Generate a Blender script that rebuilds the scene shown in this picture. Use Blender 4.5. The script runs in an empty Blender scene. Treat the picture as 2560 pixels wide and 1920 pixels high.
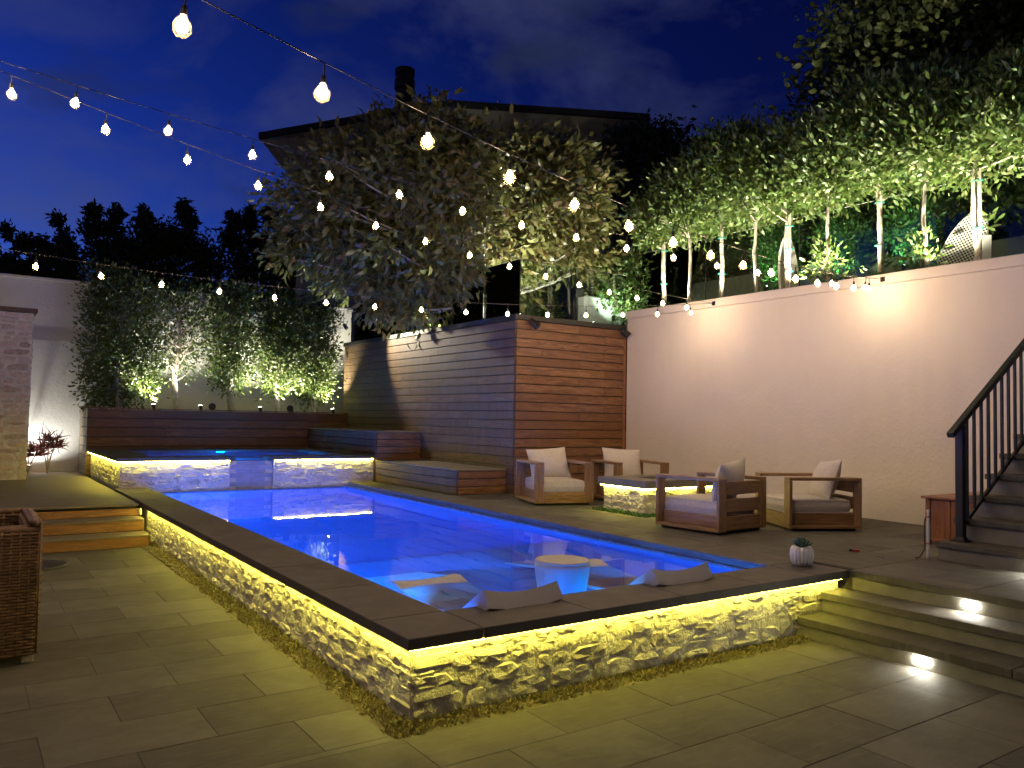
import bpy, math, random
import numpy as np
from mathutils import Matrix, Vector

random.seed(7)
rng = np.random.default_rng(11)
R = math.radians
scene = bpy.context.scene
COL = scene.collection

# ------------------------------------------------------------------ camera
cam = bpy.data.cameras.new('camera')
cam.sensor_width = 36.0
cam.lens = 1994.0 / 2560.0 * 36.0
cam.clip_start = 0.05
cam.clip_end = 400.0
cam_o = bpy.data.objects.new('camera', cam)
COL.objects.link(cam_o)
YAW, PITCH, ROLL = R(34.64), R(2.545), R(1.088)
fwd = Vector((math.sin(YAW) * math.cos(PITCH), math.cos(YAW) * math.cos(PITCH), math.sin(PITCH)))
rgt = Vector((math.cos(YAW), -math.sin(YAW), 0))
upv = rgt.cross(fwd)
rr = rgt * math.cos(ROLL) + upv * math.sin(ROLL)
uu = -rgt * math.sin(ROLL) + upv * math.cos(ROLL)
cm = Matrix((rr, uu, -fwd)).transposed().to_4x4()
cm.translation = Vector((0, 0, 1.65))
cam_o.matrix_world = cm
scene.camera = cam_o

# ------------------------------------------------------------------ world: dusk sky
world = bpy.data.worlds.new('World')
scene.world = world
world.use_nodes = True
wt = world.node_tree
wt.nodes.clear()
SUN_ROT = R(-30)


def wn(t, **kw):
    n = wt.nodes.new(t)
    for a, b in kw.items():
        setattr(n, a, b)
    return n


sky = wn('ShaderNodeTexSky', sky_type='NISHITA', sun_disc=False, sun_elevation=R(-4.0), sun_rotation=SUN_ROT,
         ozone_density=4.0, air_density=1.0, dust_density=0.1)
tint = wn('ShaderNodeMix', data_type='RGBA', blend_type='MULTIPLY')
tint.inputs['Factor'].default_value = 1
tint.inputs[7].default_value = (46.0, 100.0, 100.0, 1)
gam = wn('ShaderNodeGamma')
gam.inputs[1].default_value = 1.5
wt.links.new(sky.outputs[0], gam.inputs[0])
wt.links.new(gam.outputs[0], tint.inputs[6])
tc = wn('ShaderNodeTexCoord')
mp = wn('ShaderNodeMapping')
mp.inputs['Scale'].default_value = (1.0, 1.0, 1.8)
wt.links.new(tc.outputs['Generated'], mp.inputs[0])
nz = wn('ShaderNodeTexNoise')
nz.inputs['Scale'].default_value = 3.6
nz.inputs['Detail'].default_value = 7
nz.inputs['Roughness'].default_value = 0.58
nz.inputs['Distortion'].default_value = 0.4
wt.links.new(mp.outputs[0], nz.inputs['Vector'])
cr = wn('ShaderNodeValToRGB')
cr.color_ramp.elements[0].position = 0.45
cr.color_ramp.elements[0].color = (0, 0, 0, 1)
cr.color_ramp.elements[1].position = 0.85
cr.color_ramp.elements[1].color = (1, 1, 1, 1)
wt.links.new(nz.outputs[0], cr.inputs[0])
cf = wn('ShaderNodeMath', operation='MULTIPLY')
cf.inputs[1].default_value = 0.8
wt.links.new(cr.outputs[0], cf.inputs[0])
cl = wn('ShaderNodeMix', data_type='RGBA')
cl.inputs[7].default_value = (0.42, 0.50, 1.1, 1)
wt.links.new(cf.outputs[0], cl.inputs['Factor'])
wt.links.new(tint.outputs[2], cl.inputs[6])
mp2 = wn('ShaderNodeMapping')
mp2.inputs['Location'].default_value = (4.3, 1.7, 2.2)
mp2.inputs['Scale'].default_value = (1.0, 1.0, 2.2)
wt.links.new(tc.outputs['Generated'], mp2.inputs[0])
nz2 = wn('ShaderNodeTexNoise')
nz2.inputs['Scale'].default_value = 6.0
nz2.inputs['Detail'].default_value = 5
wt.links.new(mp2.outputs[0], nz2.inputs['Vector'])
cr2 = wn('ShaderNodeValToRGB')
cr2.color_ramp.elements[0].position = 0.56
cr2.color_ramp.elements[0].color = (0, 0, 0, 1)
cr2.color_ramp.elements[1].position = 0.72
cr2.color_ramp.elements[1].color = (0.7, 0.7, 0.7, 1)
wt.links.new(nz2.outputs[0], cr2.inputs[0])
cl2_ = wn('ShaderNodeMix', data_type='RGBA')
cl2_.inputs[7].default_value = (0.12, 0.17, 0.45, 1)
wt.links.new(cr2.outputs[0], cl2_.inputs['Factor'])
wt.links.new(cl.outputs[2], cl2_.inputs[6])
bg = wn('ShaderNodeBackground')
bg.inputs['Strength'].default_value = 0.12
wt.links.new(cl2_.outputs[2], bg.inputs[0])
wo = wn('ShaderNodeOutputWorld')
wt.links.new(bg.outputs[0], wo.inputs[0])

# the last of the sun's afterglow
sl = bpy.data.lights.new('sun', 'SUN')
sl.energy = 0.01
sl.angle = R(12)
sl.color = (0.75, 0.82, 1.0)
sun = bpy.data.objects.new('sun', sl)
COL.objects.link(sun)
sun.rotation_euler = (R(75), 0, R(150))

# ------------------------------------------------------------------ render settings
vs = scene.view_settings
vs.view_transform = 'Standard'
vs.look = 'None'
vs.exposure = 0.2
vs.gamma = 1.0
vs.use_curve_mapping = False
cy = scene.cycles
cy.use_denoising = True
cy.denoiser = 'OPENIMAGEDENOISE'
cy.use_light_tree = True
cy.max_bounces = 8
cy.diffuse_bounces = 3
cy.glossy_bounces = 4
cy.transmission_bounces = 6
cy.transparent_max_bounces = 12
cy.sample_clamp_indirect = 5.0
cy.caustics_refractive = True
cy.caustics_reflective = False
cy.blur_glossy = 0.5
cy.use_adaptive_sampling = True
cy.adaptive_threshold = 0.03


# ------------------------------------------------------------------ materials
MATS = {}


def newmat(name):
    m = bpy.data.materials.new(name)
    m.use_nodes = True
    m.node_tree.nodes.clear()
    MATS[name] = m
    return m


class NT:
    def __init__(s, m):
        s.t = m.node_tree

    def n(s, typ, **kw):
        nd = s.t.nodes.new(typ)
        for a, b in kw.items():
            setattr(nd, a, b)
        return nd

    def l(s, a, b):
        s.t.links.new(a, b)

    def noise(s, vec, scale, detail=4, rough=0.55, dist=0.0):
        nd = s.n('ShaderNodeTexNoise')
        nd.inputs['Scale'].default_value = scale
        nd.inputs['Detail'].default_value = detail
        nd.inputs['Roughness'].default_value = rough
        nd.inputs['Distortion'].default_value = dist
        if vec is not None:
            s.l(vec, nd.inputs['Vector'])
        return nd.outputs[0]

    def mix(s, fac, a, b, mode='MIX'):
        nd = s.n('ShaderNodeMix', data_type='RGBA', blend_type=mode)
        for i, v in ((0, fac), (6, a), (7, b)):
            if isinstance(v, (int, float)):
                nd.inputs[i].default_value = v
            elif isinstance(v, tuple):
                nd.inputs[i].default_value = v if len(v) == 4 else (*v, 1)
            else:
                s.l(v, nd.inputs[i])
        return nd.outputs[2]

    def ramp(s, f, p0, p1, c0=(0, 0, 0), c1=(1, 1, 1)):
        nd = s.n('ShaderNodeValToRGB')
        e = nd.color_ramp.elements
        e[0].position, e[1].position = p0, p1
        e[0].color, e[1].color = (*c0, 1), (*c1, 1)
        s.l(f, nd.inputs[0])
        return nd.outputs[0]

    def math(s, op, a, b=0.0):
        nd = s.n('ShaderNodeMath', operation=op)
        for i, v in ((0, a), (1, b)):
            if isinstance(v, (int, float)):
                nd.inputs[i].default_value = v
            else:
                s.l(v, nd.inputs[i])
        return nd.outputs[0]

    def bump(s, hgt, strength, dist=0.01):
        nd = s.n('ShaderNodeBump')
        nd.inputs['Strength'].default_value = strength
        nd.inputs['Distance'].default_value = dist
        s.l(hgt, nd.inputs['Height'])
        return nd.outputs[0]

    def bsdf(s, col, rough=0.6, normal=None, spec=0.5, metal=0.0):
        b = s.n('ShaderNodeBsdfPrincipled')
        for nm, v in (('Base Color', col), ('Roughness', rough), ('Specular IOR Level', spec), ('Metallic', metal)):
            if isinstance(v, tuple):
                b.inputs[nm].default_value = (*v, 1) if len(v) == 3 else v
            elif isinstance(v, (int, float)):
                b.inputs[nm].default_value = v
            else:
                s.l(v, b.inputs[nm])
        if normal is not None:
            s.l(normal, b.inputs['Normal'])
        return b.outputs[0]

    def out(s, sh):
        o = s.n('ShaderNodeOutputMaterial')
        s.l(sh, o.inputs[0])

    def pos(s):
        return s.n('ShaderNodeNewGeometry').outputs['Position']

    def objc(s):
        return s.n('ShaderNodeTexCoord').outputs['Object']

    def rnd(s):
        return s.n('ShaderNodeObjectInfo').outputs['Random']

    def scalev(s, vec, sc):
        m = s.n('ShaderNodeMapping')
        m.inputs['Scale'].default_value = sc
        s.l(vec, m.inputs[0])
        return m.outputs[0]

    def addv(s, a, b):
        m = s.n('ShaderNodeVectorMath', operation='ADD')
        s.l(a, m.inputs[0])
        s.l(b, m.inputs[1])
        return m.outputs[0]


def mat_plain(name, c, rough=0.6, var=0.25, scale=6.0, bump=0.15, bscale=60, metal=0.0, spec=0.5, rand=0.0, dist=0.004):
    m = newmat(name)
    t = NT(m)
    p = t.pos()
    f = t.ramp(t.noise(p, scale, 5, 0.6), 0.3, 0.7)
    lo = tuple(x * (1 - var) for x in c)
    hi = tuple(min(1, x * (1 + var * 0.6)) for x in c)
    col = t.mix(f, lo, hi)
    if rand:
        k = t.math('MULTIPLY_ADD', t.rnd(), rand)
        k.node.inputs[2].default_value = 1 - rand * 0.5
        v = t.n('ShaderNodeCombineColor')
        for i in range(3):
            t.l(k, v.inputs[i])
        col = t.mix(1.0, col, v.outputs[0], 'MULTIPLY')
    nb = t.bump(t.noise(p, bscale, 4, 0.6), bump, dist) if bump else None
    rg = t.math('MULTIPLY_ADD', t.noise(p, scale * 2.3, 3), 0.25)
    rg.node.inputs[2].default_value = max(0.03, rough - 0.12)
    t.out(t.bsdf(col, rg, nb, spec, metal))
    return m


def mat_stone(name, cols, mortar=False):
    m = newmat(name)
    t = NT(m)
    p = t.pos()
    a = t.mix(t.rnd(), cols[0], cols[1])
    r2 = t.math('FRACT', t.math('MULTIPLY', t.rnd(), 7.31))
    a = t.mix(t.ramp(r2, 0.55, 0.95), a, cols[2])
    f = t.ramp(t.noise(p, 14, 6, 0.65), 0.32, 0.72)
    a = t.mix(t.math('MULTIPLY', f, 0.55), a, tuple(min(1, x * 1.35) for x in cols[1]))
    d = t.ramp(t.noise(p, 42, 5, 0.7), 0.52, 0.75)
    a = t.mix(t.math('MULTIPLY', d, 0.35), a, tuple(x * 0.45 for x in cols[0]))
    h = t.math('ADD', t.noise(p, 26, 6, 0.68), t.math('MULTIPLY', t.noise(p, 90, 4, 0.6), 0.4))
    t.out(t.bsdf(a, 0.82, t.bump(h, 0.9, 0.018), 0.3))
    return m


def mat_wood(name, c0, c1, c2, rough=0.55, rand=0.5, grey=None, greyamt=0.0):
    """grain runs along the object's local x"""
    m = newmat(name)
    t = NT(m)
    oc = t.objc()
    r = t.rnd()
    off = t.n('ShaderNodeCombineXYZ')
    t.l(t.math('MULTIPLY', r, 37.0), off.inputs[0])
    t.l(t.math('MULTIPLY', r, 91.0), off.inputs[1])
    t.l(t.math('MULTIPLY', r, 53.0), off.inputs[2])
    v = t.addv(oc, off.outputs[0])
    g1 = t.noise(t.scalev(v, (0.8, 11, 11)), 3.0, 7, 0.68, 0.8)
    g2 = t.noise(t.scalev(v, (3.0, 90, 90)), 4.0, 3, 0.6)
    sw = t.noise(t.scalev(v, (0.7, 5, 7)), 1.6, 3, 0.5, 1.4)
    rings = t.math('FRACT', t.math('MULTIPLY', sw, 9.0))
    rings = t.math('ABSOLUTE', t.math('SUBTRACT', rings, 0.5))
    col = t.mix(t.ramp(g1, 0.38, 0.62), tuple(x * 0.8 for x in c0), tuple(x * 1.1 for x in c1))
    col = t.mix(t.math('MULTIPLY', t.ramp(rings, 0.0, 0.22, (1, 1, 1), (0, 0, 0)), 0.5), col, tuple(x * 0.55 for x in c0))
    col = t.mix(t.math('MULTIPLY', t.ramp(g2, 0.5, 0.75), 0.3), col, tuple(x * 0.6 for x in c0))
    r2 = t.math('FRACT', t.math('MULTIPLY', r, 13.7))
    col = t.mix(t.math('MULTIPLY', r2, rand), col, c2)
    if grey:
        st = t.noise(t.scalev(t.pos(), (3.0, 3.0, 0.7)), 2.2, 6, 0.7, 0.3)
        col = t.mix(t.math('MULTIPLY', t.ramp(st, 0.35, 0.62), greyamt), col, grey)
    h = t.math('ADD', g1, t.math('MULTIPLY', g2, 0.5))
    rg = t.math('MULTIPLY_ADD', g1, 0.25)
    rg.node.inputs[2].default_value = rough - 0.1
    t.out(t.bsdf(col, rg, t.bump(h, 0.25, 0.003), 0.4))
    return m


def mat_emit(name, col, strength):
    m = newmat(name)
    t = NT(m)
    e = t.n('ShaderNodeEmission')
    e.inputs[0].default_value = (*col, 1)
    e.inputs[1].default_value = strength
    t.out(e.outputs[0])
    return m


def mat_leaf(name, c0, c1, c2, rough=0.42, transl=0.3, tcol=None):
    m = newmat(name)
    t = NT(m)
    at = t.n('ShaderNodeAttribute', attribute_name='rnd')
    f = at.outputs['Fac']
    col = t.mix(f, c0, c1)
    f2 = t.ramp(t.math('FRACT', t.math('MULTIPLY', f, 9.17)), 0.72, 0.9)
    col = t.mix(t.math('MULTIPLY', f2, 0.7), col, c2)
    b = t.bsdf(col, rough, None, 0.5)
    tr = t.n('ShaderNodeBsdfTranslucent')
    if tcol:
        tr.inputs[0].default_value = (*tcol, 1)
    else:
        t.l(col, tr.inputs[0])
    ms = t.n('ShaderNodeMixShader')
    ms.inputs[0].default_value = transl
    t.l(b, ms.inputs[1])
    t.l(tr.outputs[0], ms.inputs[2])
    t.out(ms.outputs[0])
    return m


def mat_glass(name, tintc, alpha=0.85, rough=0.0):
    """thin pane: mostly clear with a mirror of its own"""
    m = newmat(name)
    t = NT(m)
    tr = t.n('ShaderNodeBsdfTransparent')
    tr.inputs[0].default_value = (*tintc, 1)
    gl = t.n('ShaderNodeBsdfGlossy')
    gl.inputs['Roughness'].default_value = rough
    fr = t.n('ShaderNodeFresnel')
    fr.inputs[0].default_value = 1.45
    ms = t.n('ShaderNodeMixShader')
    t.l(fr.outputs[0], ms.inputs[0])
    t.l(tr.outputs[0], ms.inputs[1])
    t.l(gl.outputs[0], ms.inputs[2])
    t.out(ms.outputs[0])
    return m


def mat_stucco(name, c, stain=0.25):
    m = newmat(name)
    t = NT(m)
    p = t.pos()
    f = t.ramp(t.noise(p, 0.8, 6, 0.6, 0.5), 0.3, 0.75)
    col = t.mix(t.math('MULTIPLY', f, stain), c, tuple(x * 0.72 for x in c))
    s2 = t.ramp(t.noise(t.scalev(p, (3, 3, 0.35)), 1.5, 5, 0.6), 0.5, 0.8)
    col = t.mix(t.math('MULTIPLY', s2, stain * 0.6), col, tuple(x * 0.8 for x in c))
    h = t.math('ADD', t.noise(p, 22, 5, 0.6), t.math('MULTIPLY', t.noise(p, 3.0, 3, 0.5), 1.6))
    t.out(t.bsdf(col, 0.88, t.bump(h, 0.4, 0.016), 0.2))
    return m


def mat_paver(name, c0, c1, c2, rough=0.6):
    m = newmat(name)
    t = NT(m)
    p = t.pos()
    r = t.rnd()
    col = t.mix(r, c0, c1)
    r2 = t.math('FRACT', t.math('MULTIPLY', r, 17.3))
    col = t.mix(t.ramp(r2, 0.6, 1.0), col, c2)
    f = t.ramp(t.noise(p, 2.2, 7, 0.62, 0.8), 0.35, 0.7)
    col = t.mix(t.math('MULTIPLY', f, 0.55), col, tuple(x * 0.6 for x in c0))
    f3 = t.ramp(t.noise(t.scalev(p, (2.0, 9.0, 2.0)), 3.0, 5, 0.6), 0.5, 0.8)
    col = t.mix(t.math('MULTIPLY', f3, 0.3), col, tuple(min(1, x * 1.35) for x in c1))
    st = t.ramp(t.noise(p, 0.9, 4, 0.5, 0.3), 0.62, 0.7)
    col = t.mix(t.math('MULTIPLY', st, 0.5), col, tuple(x * 0.5 for x in c0))
    rg = t.math('MULTIPLY_ADD', t.noise(p, 7, 4), 0.3)
    rg.node.inputs[2].default_value = rough - 0.15
    h = t.math('ADD', t.noise(p, 35, 5, 0.65), t.math('MULTIPLY', t.noise(p, 160, 2, 0.5), 0.3))
    t.out(t.bsdf(col, rg, t.bump(h, 0.3, 0.004), 0.4))
    return m


mat_paver('paving', (0.092, 0.086, 0.068), (0.165, 0.156, 0.126), (0.105, 0.092, 0.068), 0.8)
mat_paver('coping', (0.095, 0.082, 0.07), (0.11, 0.095, 0.08), (0.09, 0.077, 0.066), 0.7)
mat_plain('joint', (0.115, 0.105, 0.085), 0.9, 0.3, 9, 0.4)
mat_plain('concrete', (0.21, 0.20, 0.17), 0.75, 0.25, 5, 0.5, 70)
mat_stone('ledgestone', ((0.48, 0.45, 0.37), (0.64, 0.60, 0.51), (0.34, 0.31, 0.25)))
mat_stone('pillar_stone', ((0.48, 0.385, 0.325), (0.62, 0.52, 0.44), (0.32, 0.24, 0.195)))
mat_plain('mortar', (0.68, 0.64, 0.56), 0.9, 0.25, 12, 1.0, 16, dist=0.03)
mat_stucco('white_stucco', (0.80, 0.735, 0.655), 0.34)
mat_stucco('back_stucco', (0.68, 0.68, 0.67), 0.35)
mat_stucco('low_wall_stucco', (0.50, 0.48, 0.42), 0.3)
mat_wood('wood_weathered', (0.10, 0.058, 0.026), (0.20, 0.118, 0.054), (0.085, 0.046, 0.02), 0.6, 0.8, (0.15, 0.118, 0.075), 0.4)
mat_wood('wood_oiled', (0.17, 0.080, 0.029), (0.34, 0.175, 0.070), (0.16, 0.072, 0.026), 0.5, 0.8)
mat_wood('wood_red', (0.12, 0.058, 0.022), (0.23, 0.115, 0.045), (0.10, 0.046, 0.02), 0.5, 0.8)
mat_wood('wood_step', (0.24, 0.115, 0.038), (0.36, 0.19, 0.07), (0.29, 0.14, 0.045), 0.5, 0.5)
mat_wood('wood_deck', (0.16, 0.13, 0.095), (0.24, 0.195, 0.14), (0.20, 0.16, 0.11), 0.6, 0.5)
mat_wood('wood_teak', (0.25, 0.145, 0.062), (0.37, 0.225, 0.105), (0.30, 0.175, 0.08), 0.5, 0.3)
mat_wood('wood_chest', (0.27, 0.10, 0.04), (0.38, 0.16, 0.06), (0.3, 0.11, 0.04), 0.4, 0.4)
mat_plain('black_metal', (0.012, 0.012, 0.012), 0.55, 0.2, 8, 0.05)
mat_plain('roof_cap', (0.035, 0.032, 0.03), 0.5, 0.2, 6, 0.1)
mat_plain('brown_cap', (0.10, 0.055, 0.045), 0.6, 0.2, 6, 0.2)
mat_plain('plaster', (0.08, 0.24, 0.58), 0.6, 0.10, 3, 0.1)
mat_plain('pool_tile', (0.13, 0.135, 0.17), 0.3, 0.25, 6, 0.1, rand=0.35)
mat_plain('spill_tile', (0.36, 0.37, 0.42), 0.35, 0.15, 6, 0.1, rand=0.25)
mat_plain('cushion', (0.66, 0.62, 0.59), 0.95, 0.12, 30, 0.5, 320, spec=0.1, dist=0.003)
mat_plain('white_plastic', (0.74, 0.72, 0.70), 0.45, 0.04, 4, 0.02)
mat_plain('pool_plastic', (0.46, 0.45, 0.44), 0.45, 0.06, 4, 0.05)
mat_plain('white_ceramic', (0.78, 0.77, 0.76), 0.35, 0.04, 6, 0.02)
mat_plain('red_plastic', (0.45, 0.03, 0.02), 0.4, 0.1, 9, 0.0)
mat_plain('soil', (0.05, 0.038, 0.026), 0.95, 0.4, 20, 0.8, 60)
mat_plain('gravel', (0.17, 0.15, 0.10), 0.9, 0.4, 30, 0.5, 90)
mat_plain('wicker', (0.26, 0.155, 0.075), 0.6, 0.45, 14, 0.3, 90)
mat_plain('house_wall', (0.48, 0.46, 0.42), 0.9, 0.25, 1.2, 0.3, 12)
mat_plain('house_roof', (0.05, 0.05, 0.045), 0.9, 0.25, 2, 0.3, 8)
mat_plain('hill_soil', (0.03, 0.035, 0.02), 0.95, 0.4, 1.5, 0.5, 5)
mat_plain('bark_pale', (0.44, 0.385, 0.31), 0.85, 0.55, 14, 0.7, 40, dist=0.01)
mat_plain('bark_grey', (0.36, 0.32, 0.27), 0.85, 0.35, 9, 0.7, 40, dist=0.01)
mat_plain('bark_dark', (0.12, 0.10, 0.08), 0.85, 0.35, 9, 0.7, 40, dist=0.01)
mat_plain('bark_white', (0.62, 0.60, 0.55), 0.8, 0.3, 7, 0.6, 30, dist=0.01)
mat_plain('tie_green', (0.02, 0.20, 0.17), 0.5, 0.1, 8, 0)
mat_plain('cable', (0.03, 0.029, 0.028), 0.35, 0.1, 8, 0)
mat_plain('succulent', (0.07, 0.14, 0.10), 0.5, 0.3, 30, 0.0)
mat_leaf('leaf_hedge', (0.045, 0.075, 0.018), (0.085, 0.125, 0.03), (0.12, 0.13, 0.04), 0.38, 0.25)
mat_leaf('leaf_row', (0.06, 0.11, 0.025), (0.12, 0.18, 0.045), (0.18, 0.19, 0.07), 0.38, 0.3)
mat_leaf('leaf_magnolia', (0.11, 0.13, 0.04), (0.22, 0.23, 0.08), (0.27, 0.18, 0.08), 0.3, 0.25)
mat_leaf('leaf_dark', (0.045, 0.065, 0.018), (0.085, 0.105, 0.03), (0.10, 0.10, 0.035), 0.45, 0.2)
mat_leaf('leaf_green', (0.04, 0.12, 0.03), (0.07, 0.18, 0.05), (0.10, 0.18, 0.05), 0.4, 0.3)
mat_leaf('leaf_red', (0.10, 0.02, 0.025), (0.20, 0.05, 0.05), (0.26, 0.12, 0.09), 0.4, 0.3)
mat_leaf('leaf_cover', (0.17, 0.15, 0.055), (0.30, 0.27, 0.10), (0.22, 0.16, 0.08), 0.5, 0.25)
mat_emit('bulb_light', (1.0, 0.70, 0.40), 335.0)
mat_emit('strip_light', (1.0, 0.86, 0.12), 84.0)
mat_emit('pool_blue', (0.0, 0.17, 1.0), 1500.0)
mat_emit('pool_shelf', (0.0, 0.20, 1.0), 8000.0)
mat_emit('pool_cyan', (0.0, 0.42, 1.0), 3400.0)
mat_emit('spa_blue', (0.0, 0.25, 1.0), 2000.0)
mat_emit('step_white', (1.0, 0.95, 0.80), 230.0)
mat_emit('lamp_face', (1.0, 0.97, 0.85), 60.0)
mat_glass('clear_glass', (0.84, 0.89, 0.86))

# checkered deck of the leaning board
m = newmat('checks')
t = NT(m)
ck = t.n('ShaderNodeTexChecker')
ck.inputs['Scale'].default_value = 40.0
ck.inputs[1].default_value = (0.55, 0.54, 0.5, 1)
ck.inputs[2].default_value = (0.02, 0.02, 0.02, 1)
t.l(t.objc(), ck.inputs[0])
t.out(t.bsdf(ck.outputs[0], 0.4))

# water: one clear refracting surface with the faintest ripple
for wname, rip in (('water', 0.05), ('spa_water_mat', 0.12)):
    m = newmat(wname)
    t = NT(m)
    g = t.n('ShaderNodeBsdfGlass')
    g.inputs['IOR'].default_value = 1.33
    g.inputs['Roughness'].default_value = 0.0
    t.l(t.bump(t.noise(t.pos(), 2.2, 3, 0.5), rip, 0.02), g.inputs['Normal'])
    t.out(g.outputs[0])


# ------------------------------------------------------------------ mesh helpers
class MB:
    def __init__(s):
        s.v, s.f = [], []

    def add(s, vs, fs, M=None):
        b = len(s.v)
        for p in vs:
            s.v.append(tuple(M @ Vector(p)) if M is not None else tuple(p))
        s.f += [tuple(b + i for i in f) for f in fs]
        return s

    def cbox(s, c, size, b=0.004, M=None):
        hx, hy, hz = (q / 2 for q in size)
        b = min(b, hx * 0.9, hy * 0.9, hz * 0.9)
        H = (hx, hy, hz)
        vs, idx = [], {}
        for sx in (-1, 1):
            for sy in (-1, 1):
                for sz in (-1, 1):
                    sg = (sx, sy, sz)
                    for a in range(3):
                        idx[(sg, a)] = len(vs)
                        vs.append([sg[i] * (H[i] if i == a else H[i] - b) for i in range(3)])
        fs = []

        def sgn(a, sa, b_, sb, c_, sc):
            r = [0, 0, 0]
            r[a], r[b_], r[c_] = sa, sb, sc
            return tuple(r)
        for a in range(3):
            o1, o2 = (a + 1) % 3, (a + 2) % 3
            for sa in (-1, 1):
                fs.append([idx[(sgn(a, sa, o1, p, o2, q), a)] for p, q in ((-1, -1), (1, -1), (1, 1), (-1, 1))])
            for s1 in (-1, 1):
                for s2 in (-1, 1):
                    fs.append([idx[(sgn(o1, s1, o2, s2, a, -1), o1)], idx[(sgn(o1, s1, o2, s2, a, 1), o1)],
                               idx[(sgn(o1, s1, o2, s2, a, 1), o2)], idx[(sgn(o1, s1, o2, s2, a, -1), o2)]])
        for sx in (-1, 1):
            for sy in (-1, 1):
                for sz in (-1, 1):
                    fs.append([idx[((sx, sy, sz), a)] for a in range(3)])
        for i, f in enumerate(fs):
            P = [Vector(vs[k]) for k in f]
            nrm = (P[1] - P[0]).cross(P[2] - P[0])
            if nrm.dot(sum(P, Vector())) < 0:
                fs[i] = f[::-1]
        vs = [(p[0] + c[0], p[1] + c[1], p[2] + c[2]) for p in vs]
        return s.add(vs, fs, M)

    def box(s, x0, y0, z0, x1, y1, z1, b=0.004, M=None):
        return s.cbox(((x0 + x1) / 2, (y0 + y1) / 2, (z0 + z1) / 2), (abs(x1 - x0), abs(y1 - y0), abs(z1 - z0)), b, M)

    def quad(s, a, b, c, d):
        return s.add([a, b, c, d], [(0, 1, 2, 3)])

    def tube(s, pts, rad, n=6, cap=True, M=None):
        pts = [Vector(p) for p in pts]
        if not isinstance(rad, (list, tuple)):
            rad = [rad] * len(pts)
        vs, fs = [], []
        prev = None
        for i, p in enumerate(pts):
            d = (pts[min(i + 1, len(pts) - 1)] - pts[max(i - 1, 0)])
            if d.length < 1e-9:
                d = Vector((0, 0, 1))
            d.normalize()
            if prev is None:
                up = Vector((0, 0, 1)) if abs(d.z) < 0.9 else Vector((1, 0, 0))
                a = d.cross(up).normalized()
            else:
                a = prev - d * prev.dot(d)
                a = a.normalized() if a.length > 1e-6 else d.orthogonal().normalized()
            prev = a
            b = d.cross(a)
            for j in range(n):
                th = 2 * math.pi * j / n
                vs.append(p + (a * math.cos(th) + b * math.sin(th)) * rad[i])
        for i in range(len(pts) - 1):
            for j in range(n):
                k = (j + 1) % n
                fs.append((i * n + j, i * n + k, (i + 1) * n + k, (i + 1) * n + j))
        if cap:
            fs.append(tuple(range(n - 1, -1, -1)))
            fs.append(tuple((len(pts) - 1) * n + j for j in range(n)))
        return s.add(vs, fs, M)

    def lathe(s, prof, n=24, c=(0, 0, 0), rib=0.0, ribn=0, M=None, cap=True):
        vs, fs = [], []
        for r, z in prof:
            for j in range(n):
                th = 2 * math.pi * j / n
                q = r * (1 + (rib * abs(math.cos(th * ribn / 2)) if ribn else 0))
                vs.append((c[0] + q * math.cos(th), c[1] + q * math.sin(th), c[2] + z))
        for i in range(len(prof) - 1):
            for j in range(n):
                k = (j + 1) % n
                fs.append((i * n + j, i * n + k, (i + 1) * n + k, (i + 1) * n + j))
        if cap:
            fs.append(tuple(range(n - 1, -1, -1)))
            fs.append(tuple((len(prof) - 1) * n + j for j in range(n)))
        return s.add(vs, fs, M)

    def prism(s, poly, z0, z1, M=None):
        n = len(poly)
        vs = [(x, y, z0) for x, y in poly] + [(x, y, z1) for x, y in poly]
        fs = [tuple(range(n - 1, -1, -1)), tuple(range(n, 2 * n))]
        for i in range(n):
            j = (i + 1) % n
            fs.append((i, j, n + j, n + i))
        return s.add(vs, fs, M)

    def mesh(s, name, mat=None, smooth=False):
        me = bpy.data.meshes.new(name)
        me.from_pydata(s.v, [], s.f)
        me.update()
        if mat:
            me.materials.append(MATS[mat])
        if smooth:
            me.polygons.foreach_set('use_smooth', [True] * len(me.polygons))
        return me

    def build(s, name, mat, parent=None, loc=(0, 0, 0), rz=0.0, smooth=False):
        return link(name, s.mesh(name, mat, smooth), parent, loc, rz)


def link(name, me, parent=None, loc=(0, 0, 0), rz=0.0, rot=None, scale=None):
    o = bpy.data.objects.new(name, me)
    COL.objects.link(o)
    if parent:
        o.parent = parent
    o.location = loc
    o.rotation_euler = rot if rot else (0, 0, rz)
    if scale:
        o.scale = scale
    return o


def tag(o, label=None, cat=None, group=None, kind=None):
    if label:
        o['label'] = label
    if cat:
        o['category'] = cat
    if group:
        o['group'] = group
    if kind:
        o['kind'] = kind
    return o


def thing(name, label, cat, loc=(0, 0, 0), rz=0.0, group=None):
    o = link(name, None, None, loc, rz)
    o.empty_display_size = 0.1
    return tag(o, label, cat, group)


def rot2(x, y, a):
    return x * math.cos(a) - y * math.sin(a), x * math.sin(a) + y * math.cos(a)


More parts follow.
